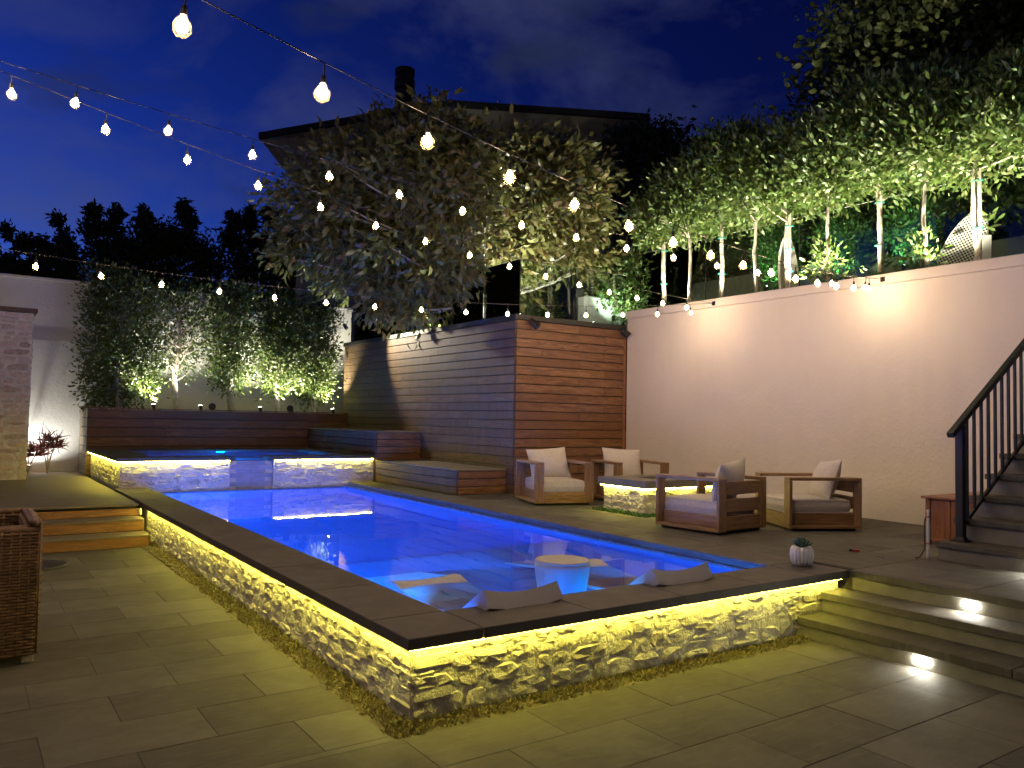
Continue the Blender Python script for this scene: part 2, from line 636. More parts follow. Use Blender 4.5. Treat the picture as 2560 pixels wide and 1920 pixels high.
def spot(name, loc, target, energy, col, angle, blend=0.6, radius=0.03, parent=None):
    l = bpy.data.lights.new(name, 'SPOT')
    l.energy = energy
    l.color = col
    l.spot_size = R(angle)
    l.spot_blend = blend
    l.shadow_soft_size = radius
    o = bpy.data.objects.new(name, l)
    COL.objects.link(o)
    d = Vector(target) - Vector(loc)
    o.rotation_euler = d.to_track_quat('-Z', 'Y').to_euler()
    o.location = loc
    if parent:
        bpy.context.view_layer.update()
        o.parent = parent
        o.matrix_parent_inverse = Matrix.Translation(parent.location).inverted() if parent.rotation_euler.z == 0 else parent.matrix_world.inverted()
    return o


H = 0.47            # level of the pool coping and the upper patio
CT = 0.065          # coping thickness

# ------------------------------------------------------------------ the ground
g = MB()
for (x0, x1, y0, y1) in ((-60, 2.3, -60, 120), (6.0, 90, -60, 120), (2.3, 6.0, -60, 4.1), (2.3, 6.0, 13.6, 120)):
    g.quad((x0, y0, -0.06), (x1, y0, -0.06), (x1, y1, -0.06), (x0, y1, -0.06))
g = g.build('ground', 'soil')
tag(g, kind='structure')

# lower patio: bed and slabs
patio = MB().box(-7, -5, -0.05, 1.905, 10.95, -0.0045, 0.001).box(1.906, -5, -0.05, 5.46, 3.74, -0.0045, 0.001).build('patio', 'joint')
tag(patio, kind='structure')
PAVER = {}


def paver(parent, x0, x1, y0, y1, ztop, mat='paving', thick=0.03, gap=0.003):
    w, d = round(x1 - x0 - gap, 3), round(y1 - y0 - gap, 3)
    key = (w, d, thick, mat)
    if key not in PAVER:
        PAVER[key] = MB().cbox((0, 0, 0), (w, d, thick), 0.002).mesh('paver', mat)
    dz = random.uniform(-0.0012, 0.0012)
    return link('paver', PAVER[key], parent, ((x0 + x1) / 2, (y0 + y1) / 2, ztop - thick / 2 + dz))


STRIP_L, STRIP_F = 1.90, 3.735     # where the planting strip along the pool wall begins


def pave(parent, xr, yr, ztop, blocked, ox=1.55, oy=3.80, w=0.775, d=0.463):
    n0, n1 = math.floor((yr[0] - oy) / d), math.ceil((yr[1] - oy) / d)
    for n in range(n0, n1):
        y0, y1 = oy + n * d, oy + (n + 1) * d
        off = ox if n % 2 == 0 else ox - w / 2
        k0, k1 = math.floor((xr[0] - off) / w), math.ceil((xr[1] - off) / w)
        for k in range(k0, k1):
            x0, x1 = off + k * w, off + (k + 1) * w
            cells = [(max(x0, xr[0]), min(x1, xr[1]), max(y0, yr[0]), min(y1, yr[1]))]
            for bx0, bx1, by0, by1 in blocked:
                out = []
                for a0, a1, b0, b1 in cells:
                    if a1 <= bx0 or a0 >= bx1 or b1 <= by0 or b0 >= by1:
                        out.append((a0, a1, b0, b1))
                        continue
                    if b0 < by0:
                        out.append((a0, a1, b0, by0))
                    if b1 > by1:
                        out.append((a0, a1, by1, b1))
                    m0, m1 = max(b0, by0), min(b1, by1)
                    if a0 < bx0:
                        out.append((a0, bx0, m0, m1))
                    if a1 > bx1:
                        out.append((bx1, a1, m0, m1))
                cells = out
            for a0, a1, b0, b1 in cells:
                if a1 - a0 > 0.05 and b1 - b0 > 0.04:
                    paver(parent, a0, a1, b0, b1, ztop)


pave(patio, (-1.6, 5.50), (0.55, 10.72), 0.0, [(STRIP_L, 9, STRIP_F, 20)])

# upper patio
upper = MB().box(6.13, -5, 0.2, 9.62, 13.5, H - 0.0045, 0.001).build('upper_patio', 'joint')
tag(upper, kind='structure')
FIRE = (7.16, 8.58, 7.36, 8.28)
pave(upper, (6.14, 9.62), (0.6, 10.60), H, [(FIRE[0] - 0.16, FIRE[1] + 0.05, FIRE[2] - 0.16, FIRE[3] + 0.05)], ox=6.34, oy=3.835)

# ------------------------------------------------------------------ stones
STONES = []
for i in range(22):
    n = random.choice((9, 10, 11))
    sq = random.uniform(3.2, 6.5)
    ph = random.uniform(0, 6.28)
    out, inn = [], []
    for j in range(n):
        th = 2 * math.pi * (j + random.uniform(-0.22, 0.22)) / n + 0.3
        c_, s_ = math.cos(th), math.sin(th)
        r_ = 1.0 / ((abs(c_) ** sq + abs(s_) ** sq) ** (1 / sq))
        r_ *= random.uniform(0.9, 1.0) * 0.5
        out.append((r_ * c_, 0.0, r_ * s_))
        q = random.uniform(0.66, 0.86)
        inn.append((r_ * c_ * q, -random.uniform(0.35, 1.15), r_ * s_ * q))
    bk = [(p[0] * 1.02, 0.6, p[2] * 1.02) for p in out]
    mid = (random.uniform(-0.15, 0.15), -random.uniform(0.7, 1.25), random.uniform(-0.15, 0.15))
    vs = bk + out + inn + [mid]
    fs = []
    for j in range(n):
        k = (j + 1) % n
        fs += [(j, k, n + k, n + j), (n + j, n + k, 2 * n + k, 2 * n + j), (2 * n + j, 2 * n + k, 3 * n)]
    STONES.append((vs, fs))
STONE_ME = {}


def stone_mesh(i, mat):
    if (i, mat) not in STONE_ME:
        STONE_ME[(i, mat)] = MB().add(*STONES[i]).mesh('stone', mat)
    return STONE_ME[(i, mat)]


def stone_face(parent, origin, rz, length, z0, z1, mat, row=(0.07, 0.13), wid=(0.09, 0.30), depth=(0.011, 0.031), flat=1.0, x_lo=0.0, gap=0.005):
    """stones laid in uneven courses on a face whose outward side is local -y"""
    mortar_face(parent, origin, rz, length, z0, z1, out=sum(depth) * 0.22 * flat, amp=sum(depth) * 0.24 * flat, x_lo=x_lo)
    z = z0
    rows = []
    while z < z1 - 0.03:
        hgt = random.uniform(*row)
        if z1 - (z + hgt) < row[0] * 0.6:
            hgt = z1 - z
        rows.append((z, min(hgt, z1 - z)))
        z += hgt
    for z, hgt in rows:
        x = x_lo
        while x < length - 0.02:
            w = random.uniform(*wid) * (1.15 if hgt > sum(row) / 2 else 0.9)
            if length - (x + w) < wid[0] * 0.6:
                w = length - x
            parts = [(z, hgt)]
            if hgt > row[1] * 0.8 and random.random() < 0.22:
                q = random.uniform(0.4, 0.6)
                parts = [(z, hgt * q), (z + hgt * q, hgt * (1 - q))]
            for zz, hh in parts:
                cx = x + w / 2
                cz = zz + hh / 2 + random.uniform(-0.006, 0.006)
                px, py = rot2(cx, 0, rz)
                o = link('stone', stone_mesh(random.randrange(len(STONES)), mat), parent,
                         (origin[0] + px, origin[1] + py, cz),
                         rot=(0, random.choice((0, math.pi)) + random.uniform(-0.05, 0.05), rz),
                         scale=(w * 1.04 - gap, random.uniform(*depth) * flat, hh * 1.06 - gap))
            x += w


from mathutils import noise as mn


def mortar_face(parent, origin, rz, length, z0, z1, out=0.007, amp=0.008, cell=0.028, x_lo=0.0):
    """uneven mortar surface between the stones; outward is local -y"""
    nx, nz_ = max(2, int((length - x_lo) / cell)), max(2, int((z1 - z0) / cell))
    vs, fs = [], []
    for j in range(nz_ + 1):
        for i in range(nx + 1):
            x, z = x_lo + (length - x_lo) * i / nx, z0 + (z1 - z0) * j / nz_
            q = Vector((x * 9 + origin[0] * 3, z * 13, origin[1]))
            d = out + amp * mn.noise(q) + amp * 0.6 * mn.noise(q * 2.7)
            px, py = rot2(x, -d, rz)
            vs.append((origin[0] + px, origin[1] + py, z))
    for j in range(nz_):
        for i in range(nx):
            a = j * (nx + 1) + i
            fs.append((a, a + 1, a + nx + 2, a + nx + 1))
    return MB().add(vs, fs).build('mortar_bed', 'mortar', parent, smooth=True)


# ------------------------------------------------------------------ swimming pool
PX0, PX1, PX1F = 2.49, 5.61, 5.78        # left side, right side near, right side far
PY0, PY1 = 4.30, 13.50
WZ = 0.385
OX, OY = 2.01, 3.835                     # outer edge of the coping


def px1(y):
    return PX1 + (PX1F - PX1) * (y - PY0) / (PY1 - PY0)


pool = thing('swimming_pool', 'long rectangular swimming pool glowing deep blue with dark stone coping', 'pool', (2.0, 3.9, 0))


def at(p, parent):
    return tuple(Vector(p) - parent.location)


SH, DEEP, SHY = 0.10, -0.85, 6.75
b = MB()
ZT = H - CT - 0.002
b.quad((PX0, PY0, SH), (PX1, PY0, SH), (px1(SHY), SHY, SH), (PX0, SHY, SH))
b.quad((PX0, SHY, -0.2), (px1(SHY), SHY, -0.2), (px1(SHY + .4), SHY + 0.4, -0.2), (PX0, SHY + 0.4, -0.2))
b.quad((PX0, SHY, SH), (px1(SHY), SHY, SH), (px1(SHY), SHY, -0.2), (PX0, SHY, -0.2))
b.quad((PX0, SHY + .4, -0.2), (px1(SHY + .4), SHY + .4, -0.2), (px1(SHY + .4), SHY + .4, DEEP), (PX0, SHY + .4, DEEP))
b.quad((PX0, SHY + .4, DEEP), (px1(SHY + .4), SHY + .4, DEEP), (PX1F, PY1, DEEP), (PX0, PY1, DEEP))
b.quad((PX0, PY0, ZT), (PX1, PY0, ZT), (PX1, PY0, SH), (PX0, PY0, SH))
b.quad((PX0, PY1, DEEP), (PX1F, PY1, DEEP), (PX1F, PY1, ZT), (PX0, PY1, ZT))
b.quad((PX0, PY0, DEEP), (PX0, PY1, DEEP), (PX0, PY1, ZT), (PX0, PY0, ZT))
b.quad((PX1, PY0, ZT), (PX1F, PY1, ZT), (PX1F, PY1, DEEP), (PX1, PY0, DEEP))
bas = b.build('basin', 'plaster', pool, at((0, 0, 0), pool))

wtr = MB().quad((PX0, PY0, WZ), (PX1, PY0, WZ), (PX1F, PY1, WZ), (PX0, PY1, WZ)).build('pool_water', 'water')
tag(wtr, kind='structure')


def slab(parent, poly, z0, z1, mat='coping', name='coping_slab'):
    cx = sum(p[0] for p in poly) / len(poly)
    cy_ = sum(p[1] for p in poly) / len(poly)
    q = []
    for x, y in poly:
        q.append((cx + (x - cx) * (1 - 0.003 / max(abs(x - cx), .01)), cy_ + (y - cy_) * (1 - 0.003 / max(abs(y - cy_), .01))))
    n = len(q)
    e = 0.005
    vs = []
    for zz, ins in ((z0, e), (z0 + e, 0), (z1 - e, 0), (z1, e)):
        for x, y in q:
            L = math.hypot(x - cx, y - cy_)
            vs.append((cx + (x - cx) * (1 - ins * 1.4 / L), cy_ + (y - cy_) * (1 - ins * 1.4 / L), zz))
    fs = [tuple(range(n - 1, -1, -1)), tuple(range(3 * n, 4 * n))]
    for k in range(3):
        for i in range(n):
            j = (i + 1) % n
            fs.append((k * n + i, k * n + j, (k + 1) * n + j, (k + 1) * n + i))
    pl = parent.location
    return MB().add([(v[0] - pl[0], v[1] - pl[1], v[2] - pl[2]) for v in vs], fs).build(name, mat, parent)


# front run (mitre-free: the corner slab belongs to the front run)
xs = [OX, PX0, 3.30, 4.12, 4.94, PX1, 6.05]
for a, c in zip(xs[:-1], xs[1:]):
    slab(pool, [(a, OY), (c, OY), (c, PY0), (a, PY0)], H - CT, H)
ys = [PY0 + i * (13.62 - PY0) / 10 for i in range(11)]
for a, c in zip(ys[:-1], ys[1:]):
    slab(pool, [(OX, a), (PX0, a), (PX0, c), (OX, c)], H - CT, H)
for a, c in zip(ys[:-1], ys[1:]):
    c2 = min(c, 13.50)
    slab(pool, [(px1(a), a), (6.14, a), (6.14, c2), (px1(c2), c2)], H - CT, H)
# water-line tiles on the right wall and the far wall
tm = MB().cbox((0, 0, 0), (0.196, 0.012, 0.10), 0.002).mesh('tile', 'pool_tile')
y = PY0 + 0.1
ang = math.atan2(PY1 - PY0, PX1F - PX1)
while y < PY1 - 0.05:
    o = link('tile', tm, pool, at((px1(y) - 0.004, y, 0.352), pool), ang)
    y += 0.2
x = PX0 + 0.1
while x < PX1F - 0.05:
    link('tile', tm, pool, at((x, PY1 - 0.006, 0.352), pool), 0)
    x += 0.2
# lamps in the walls
lm = MB().lathe([(0.0, -0.02), (0.11, -0.02), (0.11, 0.0), (0.0, 0.004)], 20, cap=False)
for (x, y, z), ry, mt, sc in (((3.44, PY0 + 0.03, 0.24), 'f', 'pool_shelf', 0.55), ((4.07, PY0 + 0.03, 0.24), 'f', 'pool_cyan', 0.5), ((2.61, PY0 + 0.03, 0.25), 'f', 'pool_shelf', 0.5), ((5.05, PY0 + 0.03, 0.25), 'f', 'pool_shelf', 0.6),
                       ((PX0 + 0.03, 6.2, 0.2), 'l', 'pool_shelf', 0.6), ((PX0 + 0.03, 7.7, -0.1), 'l', 'pool_blue', 1), ((PX0 + 0.03, 9.2, -0.1), 'l', 'pool_blue', 1),
                       ((PX0 + 0.03, 10.8, -0.1), 'l', 'pool_blue', 1), ((PX0 + 0.03, 12.5, -0.1), 'l', 'pool_blue', 1)):
    link('pool_light', lm.mesh('pool_light', mt), pool, at((x, y, z), pool),
         rot={'f': (-math.pi / 2, 0, 0), 'l': (0, math.pi / 2, 0)}[ry], scale=(sc, sc, 1))
# strip lights tucked under the overhang
st = MB().box(OX + 0.024, OY + 0.026, H - CT - 0.007, 5.98, OY + 0.036, H - CT - 0.002, 0.001)
st.box(OX + 0.026, OY + 0.05, H - CT - 0.007, OX + 0.036, 11.40, H - CT - 0.002, 0.001)
st.build('light_strip', 'strip_light', pool, at((0, 0, 0), pool))

# stone walls below the coping
FW = OY + 0.088
wallF = thing('stone_wall', 'rough stone wall under the front edge of the pool, lit yellow', 'stone wall', (OX + 0.06, FW, 0))
MB().box(OX + 0.07, FW, -0.05, 6.02, FW + 0.3, H - CT - 0.001, 0.002).build('mortar_core', 'mortar', wallF, at((0, 0, 0), wallF))
stone_face(wallF, (0, 0, 0), 0, 6.0 - OX - 0.06, 0.0, H - CT - 0.006, 'ledgestone')
LW = OX + 0.088
wallL = thing('stone_wall', 'rough stone wall along the long side of the pool, running to wooden steps', 'stone wall', (LW, 11.42, 0))
MB().box(LW, FW + 0.012, -0.05, LW + 0.3, 13.5, H - CT - 0.001, 0.002).build('mortar_core', 'mortar', wallL, at((0, 0, 0), wallL))
stone_face(wallL, (0, 0, 0), -math.pi / 2, 11.42 - FW - 0.0, 0.0, H - CT - 0.006, 'ledgestone', wid=(0.11, 0.34))

rs = random.Random(21)
z = 0.0
k = 0
while z < H - CT - 0.03:
    hh = min(rs.uniform(0.085, 0.12), H - CT - 0.006 - z)
    lx, ly = (0.26, 0.15) if k % 2 else (0.15, 0.27)
    b = MB().cbox((0, 0, 0), (lx, ly, hh - 0.004), 0.016)
    b.v = [(x + rs.uniform(-.008, .008), y + rs.uniform(-.008, .008), zz + rs.uniform(-.004, .004)) for x, y, zz in b.v]
    b.build('stone', 'ledgestone', wallF, at((LW - 0.022 + lx / 2, FW - 0.022 + ly / 2, z + hh / 2), wallF))
    z += hh
    k += 1

# the strip of low planting along both walls
def blades(name, n, area, hgt, mat, parent=None, seed=1):
    r = np.random.default_rng(seed)
    P = area(r, n)
    D = r.normal(size=(n, 3))
    D[:, 2] = np.abs(D[:, 2]) * 0.8 + 0.15
    D /= np.linalg.norm(D, axis=1)[:, None]
    L = r.uniform(0.4, 1.0, n) * hgt
    return leaf_obj(name, P, D, L, 0.30, mat, parent, r, simple=True)


def leaf_obj(name, P, D, L, wr, mat, parent=None, r=None, simple=False, droop=0.25, loc=(0, 0, 0)):
    """many small leaves as one mesh; P base, D direction, L length"""
    r = r or rng
    n = len(P)
    W = L * wr
    rv = r.normal(size=(n, 3))
    S = np.cross(D, rv)
    S /= (np.linalg.norm(S, axis=1)[:, None] + 1e-9)
    N = np.cross(S, D)
    L1, W1 = L[:, None], W[:, None]
    if simple:
        V = np.stack([P, P + D * L1 * 0.5 + S * W1 * 0.5 + N * L1 * 0.06, P + D * L1 - N * L1 * droop * 0.5, P + D * L1 * 0.5 - S * W1 * 0.5 + N * L1 * 0.06], 1)
        k = 4
        F = np.arange(n)[:, None] * k + np.array([0, 1, 2, 3])
        nf, ls = n, 4
        loops = F.reshape(-1)
        starts = np.arange(n) * 4
        tot = np.full(n, 4)
        rnd = r.random(n)
    else:
        V = np.stack([P,
                      P + D * L1 * 0.32 + S * W1 * 0.45 + N * L1 * 0.05, P + D * L1 * 0.32 - S * W1 * 0.45 + N * L1 * 0.05,
                      P + D * L1 * 0.68 + S * W1 * 0.42 - N * L1 * droop * 0.25, P + D * L1 * 0.68 - S * W1 * 0.42 - N * L1 * droop * 0.25,
                      P + D * L1 - N * L1 * droop], 1)
        k = 6
        base = np.arange(n)[:, None] * k
        loops = (base + np.array([0, 1, 2, 1, 3, 4, 2, 3, 5, 4])).reshape(-1)
        sizes = np.tile(np.array([3, 4, 3]), n)
        starts = np.concatenate([[0], np.cumsum(sizes)[:-1]])
        tot = sizes
        rnd = np.repeat(r.random(n), 3)
    me = bpy.data.meshes.new(name)
    me.vertices.add(n * k)
    me.vertices.foreach_set('co', V.reshape(-1).astype(np.float32))
    me.loops.add(len(loops))
    me.loops.foreach_set('vertex_index', loops.astype(np.int32))
    me.polygons.add(len(starts))
    me.polygons.foreach_set('loop_start', starts.astype(np.int32))
    me.polygons.foreach_set('loop_total', tot.astype(np.int32))
    at_ = me.attributes.new('rnd', 'FLOAT', 'FACE')
    at_.data.foreach_set('value', rnd.astype(np.float32))
    me.update(calc_edges=True)
    me.materials.append(MATS[mat])
    return link(name, me, parent, loc)


def strip_area(r, n):
    k = r.random(n)
    fl = 5.55 - STRIP_L
    ll = 10.70 - STRIP_F
    onf = k < fl / (fl + ll)
    u = r.random(n)
    v = r.beta(1.6, 1.2, n)
    x = np.where(onf, STRIP_L + u * fl, STRIP_L + v * (LW - STRIP_L - 0.0))
    y_ = np.where(onf, STRIP_F + v * (FW - STRIP_F - 0.0), STRIP_F + u * ll)
    cl = np.sin(x * 9 + y_ * 7) * 0.012
    return np.stack([x, y_, np.full(n, -0.01) + np.abs(cl)], 1)


bed = MB().box(STRIP_L + 0.006, STRIP_F + 0.006, -0.05, 5.5, FW, -0.012, 0.001)
bed.box(STRIP_L + 0.006, FW, -0.05, LW, 10.70, -0.012, 0.001)
tag(bed.build('planting_bed', 'gravel'), kind='structure')
gc = blades('ground_cover', 12000, strip_area, 0.042, 'leaf_cover', seed=3)
tag(gc, 'dry low ground cover at the foot of the stone pool walls', 'ground cover', kind='stuff')


# pebbles near the wooden steps
def pebbles(name, spots, mat):
    b = MB()
    for (x, y, z, s) in spots:
        M = Matrix.Translation((x, y, z)) @ Matrix.Rotation(random.uniform(0, 6), 4, 'Z') @ Matrix.Diagonal((s * random.uniform(.8, 1.4), s, s * 0.6, 1))
        b.lathe([(0.3, -0.8), (0.85, -0.35), (1.0, 0.1), (0.7, 0.65), (0.25, 0.9)], 7, M=M)
    return b.build(name, mat, smooth=True)


pb = pebbles('gravel', [(random.uniform(STRIP_L + 0.02, LW - 0.02), random.uniform(8.6, 10.66), 0.0, random.uniform(0.012, 0.026)) for _ in range(420)], 'gravel')
tag(pb, 'pale river pebbles filling the strip beside the wooden steps', 'pebbles', kind='stuff')

# ------------------------------------------------------------------ steps down to the lower patio
steps = thing('patio_steps', 'wide grey stone steps beside the pool end with recessed lights', 'steps', (6.05, 3.8, 0))
for i, (xe, zt) in enumerate(((5.44, 0.157), (5.75, 0.313), (6.05, 0.470))):
    nxt = 5.80 if i == 0 else (6.10 if i == 1 else 6.14)
    yy = FW - 0.006 if i < 2 else OY - 0.003
    edges = [yy, 2.35, 0.8, -0.8, -3.0]
    for a, c in zip(edges[:-1], edges[1:]):
        MB().box(xe, c + 0.002, zt - 0.058, nxt, a - 0.002, zt, 0.004).build('tread', 'paving', steps, at((0, 0, 0), steps))
    zb = (-0.02, 0.157, 0.313)[i]
    MB().box(xe + 0.028, -3.0, zb, nxt + 0.2, FW - 0.004 if i < 2 else OY - 0.004, zt - 0.059, 0.002).build('riser', 'concrete', steps, at((0, 0, 0), steps))
for (x, y, z) in ((5.468, 2.93, 0.062), (6.078, 2.90, 0.372)):
    MB().cbox((x - 0.004, y, z - 0.004), (0.010, 0.115, 0.034), 0.004).build('step_light', 'step_white', steps, at((0, 0, 0), steps))


# ------------------------------------------------------------------ board-clad boxes
BOARD = {}


def board(parent, length, hgt, thick, mat, loc, rz=0.0, tilt=0.0, name='board'):
    key = (round(length, 3), round(hgt, 3), round(thick, 3), mat)
    if key not in BOARD:
        BOARD[key] = MB().cbox((0, 0, 0), (length, thick, hgt), 0.003).mesh('board', mat)
    return link(name, BOARD[key], parent, at(loc, parent), rot=(tilt, 0, rz))


def clad(parent, p0, rz, length, z0, z1, row, mat, lens=(1.4, 2.6), thick=0.022, gap=0.013, seams=None):
    """rows of boards on a face; p0 start of the face, rz its heading, outward = local -y"""
    n = max(1, round((z1 - z0) / row))
    hh = (z1 - z0) / n
    for i in range(n):
        x = 0.0
        cuts = [0.0]
        if seams:
            cuts += [length * s_ for s_ in seams[i % len(seams)]]
        else:
            x = random.uniform(*lens) * random.uniform(0.3, 1)
            while x < length - 0.35:
                cuts.append(x)
                x += random.uniform(*lens)
        cuts.append(length)
        for a, c in zip(cuts[:-1], cuts[1:]):
            cx, cy_ = rot2((a + c) / 2, -thick / 2, rz)
            board(parent, c - a - 0.0025, hh - gap, thick, mat,
                  (p0[0] + cx, p0[1] + cy_ + 0, z0 + (i + 0.5) * hh), rz)


BX0, BX1, BY0, BY1, BZ = 7.24, 9.60, 10.40, 17.30, 3.25
wbox = thing('timber_clad_block', 'tall timber clad block with dark cap between the pool and the white wall', 'cladding', (BX0, BY0, H))
MB().box(BX0 + 0.03, BY0 + 0.03, 0.3, BX1, BY1, BZ - 0.02, 0.002).build('core', 'black_metal', wbox, at((0, 0, 0), wbox))
clad(wbox, (BX0 + 0.024, BY0 + 0.024), 0, BX1 - BX0 - 0.03, H, BZ, 0.147, 'wood_oiled', seams=[(0.55,), (0.8,), (0.56,), (0.22, 0.79), (0.55,), (0.8,)])
clad(wbox, (BX0 + 0.024, BY1), -math.pi / 2, BY1 - BY0 - 0.024, H, BZ, 0.147, 'wood_weathered', lens=(1.8, 3.2))
cap = MB().box(BX0 - 0.02, BY0 - 0.02, BZ + 0.002, BX0 + 0.14, BY1 + 0.02, BZ + 0.085, 0.004)
cap.box(BX0 + 0.142, BY0 - 0.02, BZ + 0.002, BX1, BY0 + 0.14, BZ + 0.085, 0.004)
cap.build('cap', 'roof_cap', wbox, at((0, 0, 0), wbox))
MB().box(BX1 - 0.035, BY0 - 0.012, H, BX1 + 0.01, BY0 + 0.02, BZ - 0.05, 0.003).build('corner_trim', 'wood_chest', wbox, at((0, 0, 0), wbox))

# floodlights on the block
for k, (x, lab) in enumerate(((BX0 + 0.30, 'small black floodlight on the timber block, near its front corner'), (BX1 - 0.10, 'small black floodlight on the timber block, next to the white wall'))):
    f = thing('floodlight', lab, 'floodlight', (x, BY0 - 0.02, BZ - 0.03), group='floodlights under the cap of the timber block')
    MB().box(-0.03, -0.03, 0.02, 0.03, 0.02, 0.075, 0.004).build('bracket', 'black_metal', f)
    MB().tube([(-0.05, -0.04, 0.02), (0.02, -0.10, -0.05), (0.045, -0.12, -0.08)], [0.045, 0.06, 0.066], 12).build('lamp_head', 'black_metal', f, smooth=False)

# benches beside the spa
def bench(label, x0, x1, y0, y1, z0, z1, row):
    t_ = thing('timber_bench', label, 'bench', (x0, y0, z0), group='stepped timber benches by the spa')
    MB().box(x0 + 0.03, y0 + 0.03, z0 - 0.02, x1, y1, z1 - 0.03, 0.002).build('core', 'black_metal', t_, at((0, 0, 0), t_))
    clad(t_, (x0 + 0.024, y0 + 0.024), 0, x1 - x0 - 0.026, z0, z1 - 0.024, row, 'wood_oiled', lens=(3, 4))
    clad(t_, (x0 + 0.024, y1), -math.pi / 2, y1 - y0 - 0.024, z0, z1 - 0.024, row, 'wood_weathered', lens=(1.5, 2.4))
    n = round((y1 - y0) / 0.14)
    w = (y1 - y0 + 0.012) / n
    for i in range(n):
        board(t_, x1 - x0 + 0.008, w - 0.005, 0.023, 'wood_deck', ((x0 + x1) / 2 - 0.005, y0 - 0.012 + (i + 0.5) * w, z1 - 0.011), 0, math.pi / 2, 'top_board')
    return t_


bench('low timber bench with weathered top in front of the taller bench', 6.32, 7.238, 10.58, 13.50, H, 0.86, 0.13)
bench('taller timber bench tinted blue beside the raised spa', 6.32, 7.238, 13.503, 16.99, H, 1.385, 0.13)

# planter behind the spa
PLX, PLY, PLZ = 1.99, 17.0, 1.71
planter = thing('timber_planter', 'long dark timber planter behind the spa holding the hedge trees', 'planter', (PLX, PLY, H))
MB().box(PLX + 0.03, PLY + 0.03, 0.3, 7.60, 18.15, PLZ - 0.1, 0.002).build('core', 'soil', planter, at((0, 0, 0), planter))
clad(planter, (PLX + 0.024, PLY + 0.024), 0, BX0 - PLX - 0.03, 0.45, PLZ, 0.178, 'wood_red', lens=(1.8, 3.4))
clad(planter, (PLX + 0.024, 18.15), -math.pi / 2, 18.15 - PLY - 0.024, 0.45, PLZ, 0.178, 'wood_deck', lens=(3, 4))
MB().box(PLX - 0.01, PLY - 0.012, PLZ + 0.001, BX0, PLY + 0.03, PLZ + 0.02, 0.003).build('cap', 'wood_red', planter, at((0, 0, 0), planter))
MB().box(PLX - 0.10, PLY + 0.20, PLZ + 0.002, PLX + 0.5, PLY + 0.5, PLZ + 0.035, 0.008).build('ledge_board', 'wood_deck', planter, at((0, 0, 0), planter))

# ------------------------------------------------------------------ raised spa
SY, SX0, SX1, SZ = 13.56, 2.06, 6.30, 0.945
spa = thing('raised_spa', 'raised stone spa at the far end of the pool with a tiled spillway', 'spa', (SX0, SY, H))
SP0, SP1 = 3.72, 4.45
b = MB()
b.box(SX0 + 0.03, SY + 0.002, 0.3, SP0 - 0.0, SY + 0.34, 0.884, 0.002)
b.box(SP1, SY + 0.002, 0.3, SX1, SY + 0.34, 0.884, 0.002)
b.box(SP0 + 0.001, SY + 0.07, 0.2, SP1 - 0.001, SY + 0.34, 0.866, 0.002)
b.box(SX0 + 0.03, SY + 0.343, 0.3, SX0 + 0.5, 16.98, 0.884, 0.002)
b.box(SX1 - 0.4, SY + 0.343, 0.3, SX1, 16.98, 0.884, 0.002)
b.box(SX0 + 0.51, 16.4, 0.0, SX1 - 0.41, 16.98, 0.884, 0.002)
b.build('core', 'mortar', spa, at((0, 0, 0), spa))
MB().quad((SX0 + .5, SY + .34, .15), (SX1 - .4, SY + .34, .15), (SX1 - .4, 16.4, .15), (SX0 + .5, 16.4, .15)).build('spa_floor', 'plaster', spa, at((0, 0, 0), spa))
b = MB()
b.quad((SX0 + .505, 16.395, .15), (SX1 - .405, 16.395, .15), (SX1 - .405, 16.395, .883), (SX0 + .505, 16.395, .883))
b.quad((SX0 + .505, SY + .345, .15), (SX0 + .505, 16.39, .15), (SX0 + .505, 16.39, .883), (SX0 + .505, SY + .345, .883))
b.quad((SX1 - .405, SY + .345, .15), (SX1 - .405, 16.39, .15), (SX1 - .405, 16.39, .883), (SX1 - .405, SY + .345, .883))
b.build('spa_lining', 'spill_tile', spa, at((0, 0, 0), spa))
stone_face(spa, at((SX0, SY, 0), spa)[:2] + (0,), 0, SP0 - SX0, 0.40 - H, 0.878 - H, 'ledgestone', wid=(0.12, 0.36), depth=(0.014, 0.034))
stone_face(spa, at((SP1, SY, 0), spa)[:2] + (0,), 0, SX1 - SP1, 0.40 - H, 0.878 - H, 'ledgestone', wid=(0.12, 0.36), depth=(0.014, 0.034))
stone_face(spa, at((SX0 + 0.028, 16.98, 0), spa)[:2] + (0,), -math.pi / 2, 16.98 - SY, 0.45 - H, 0.878 - H, 'ledgestone', wid=(0.12, 0.36))
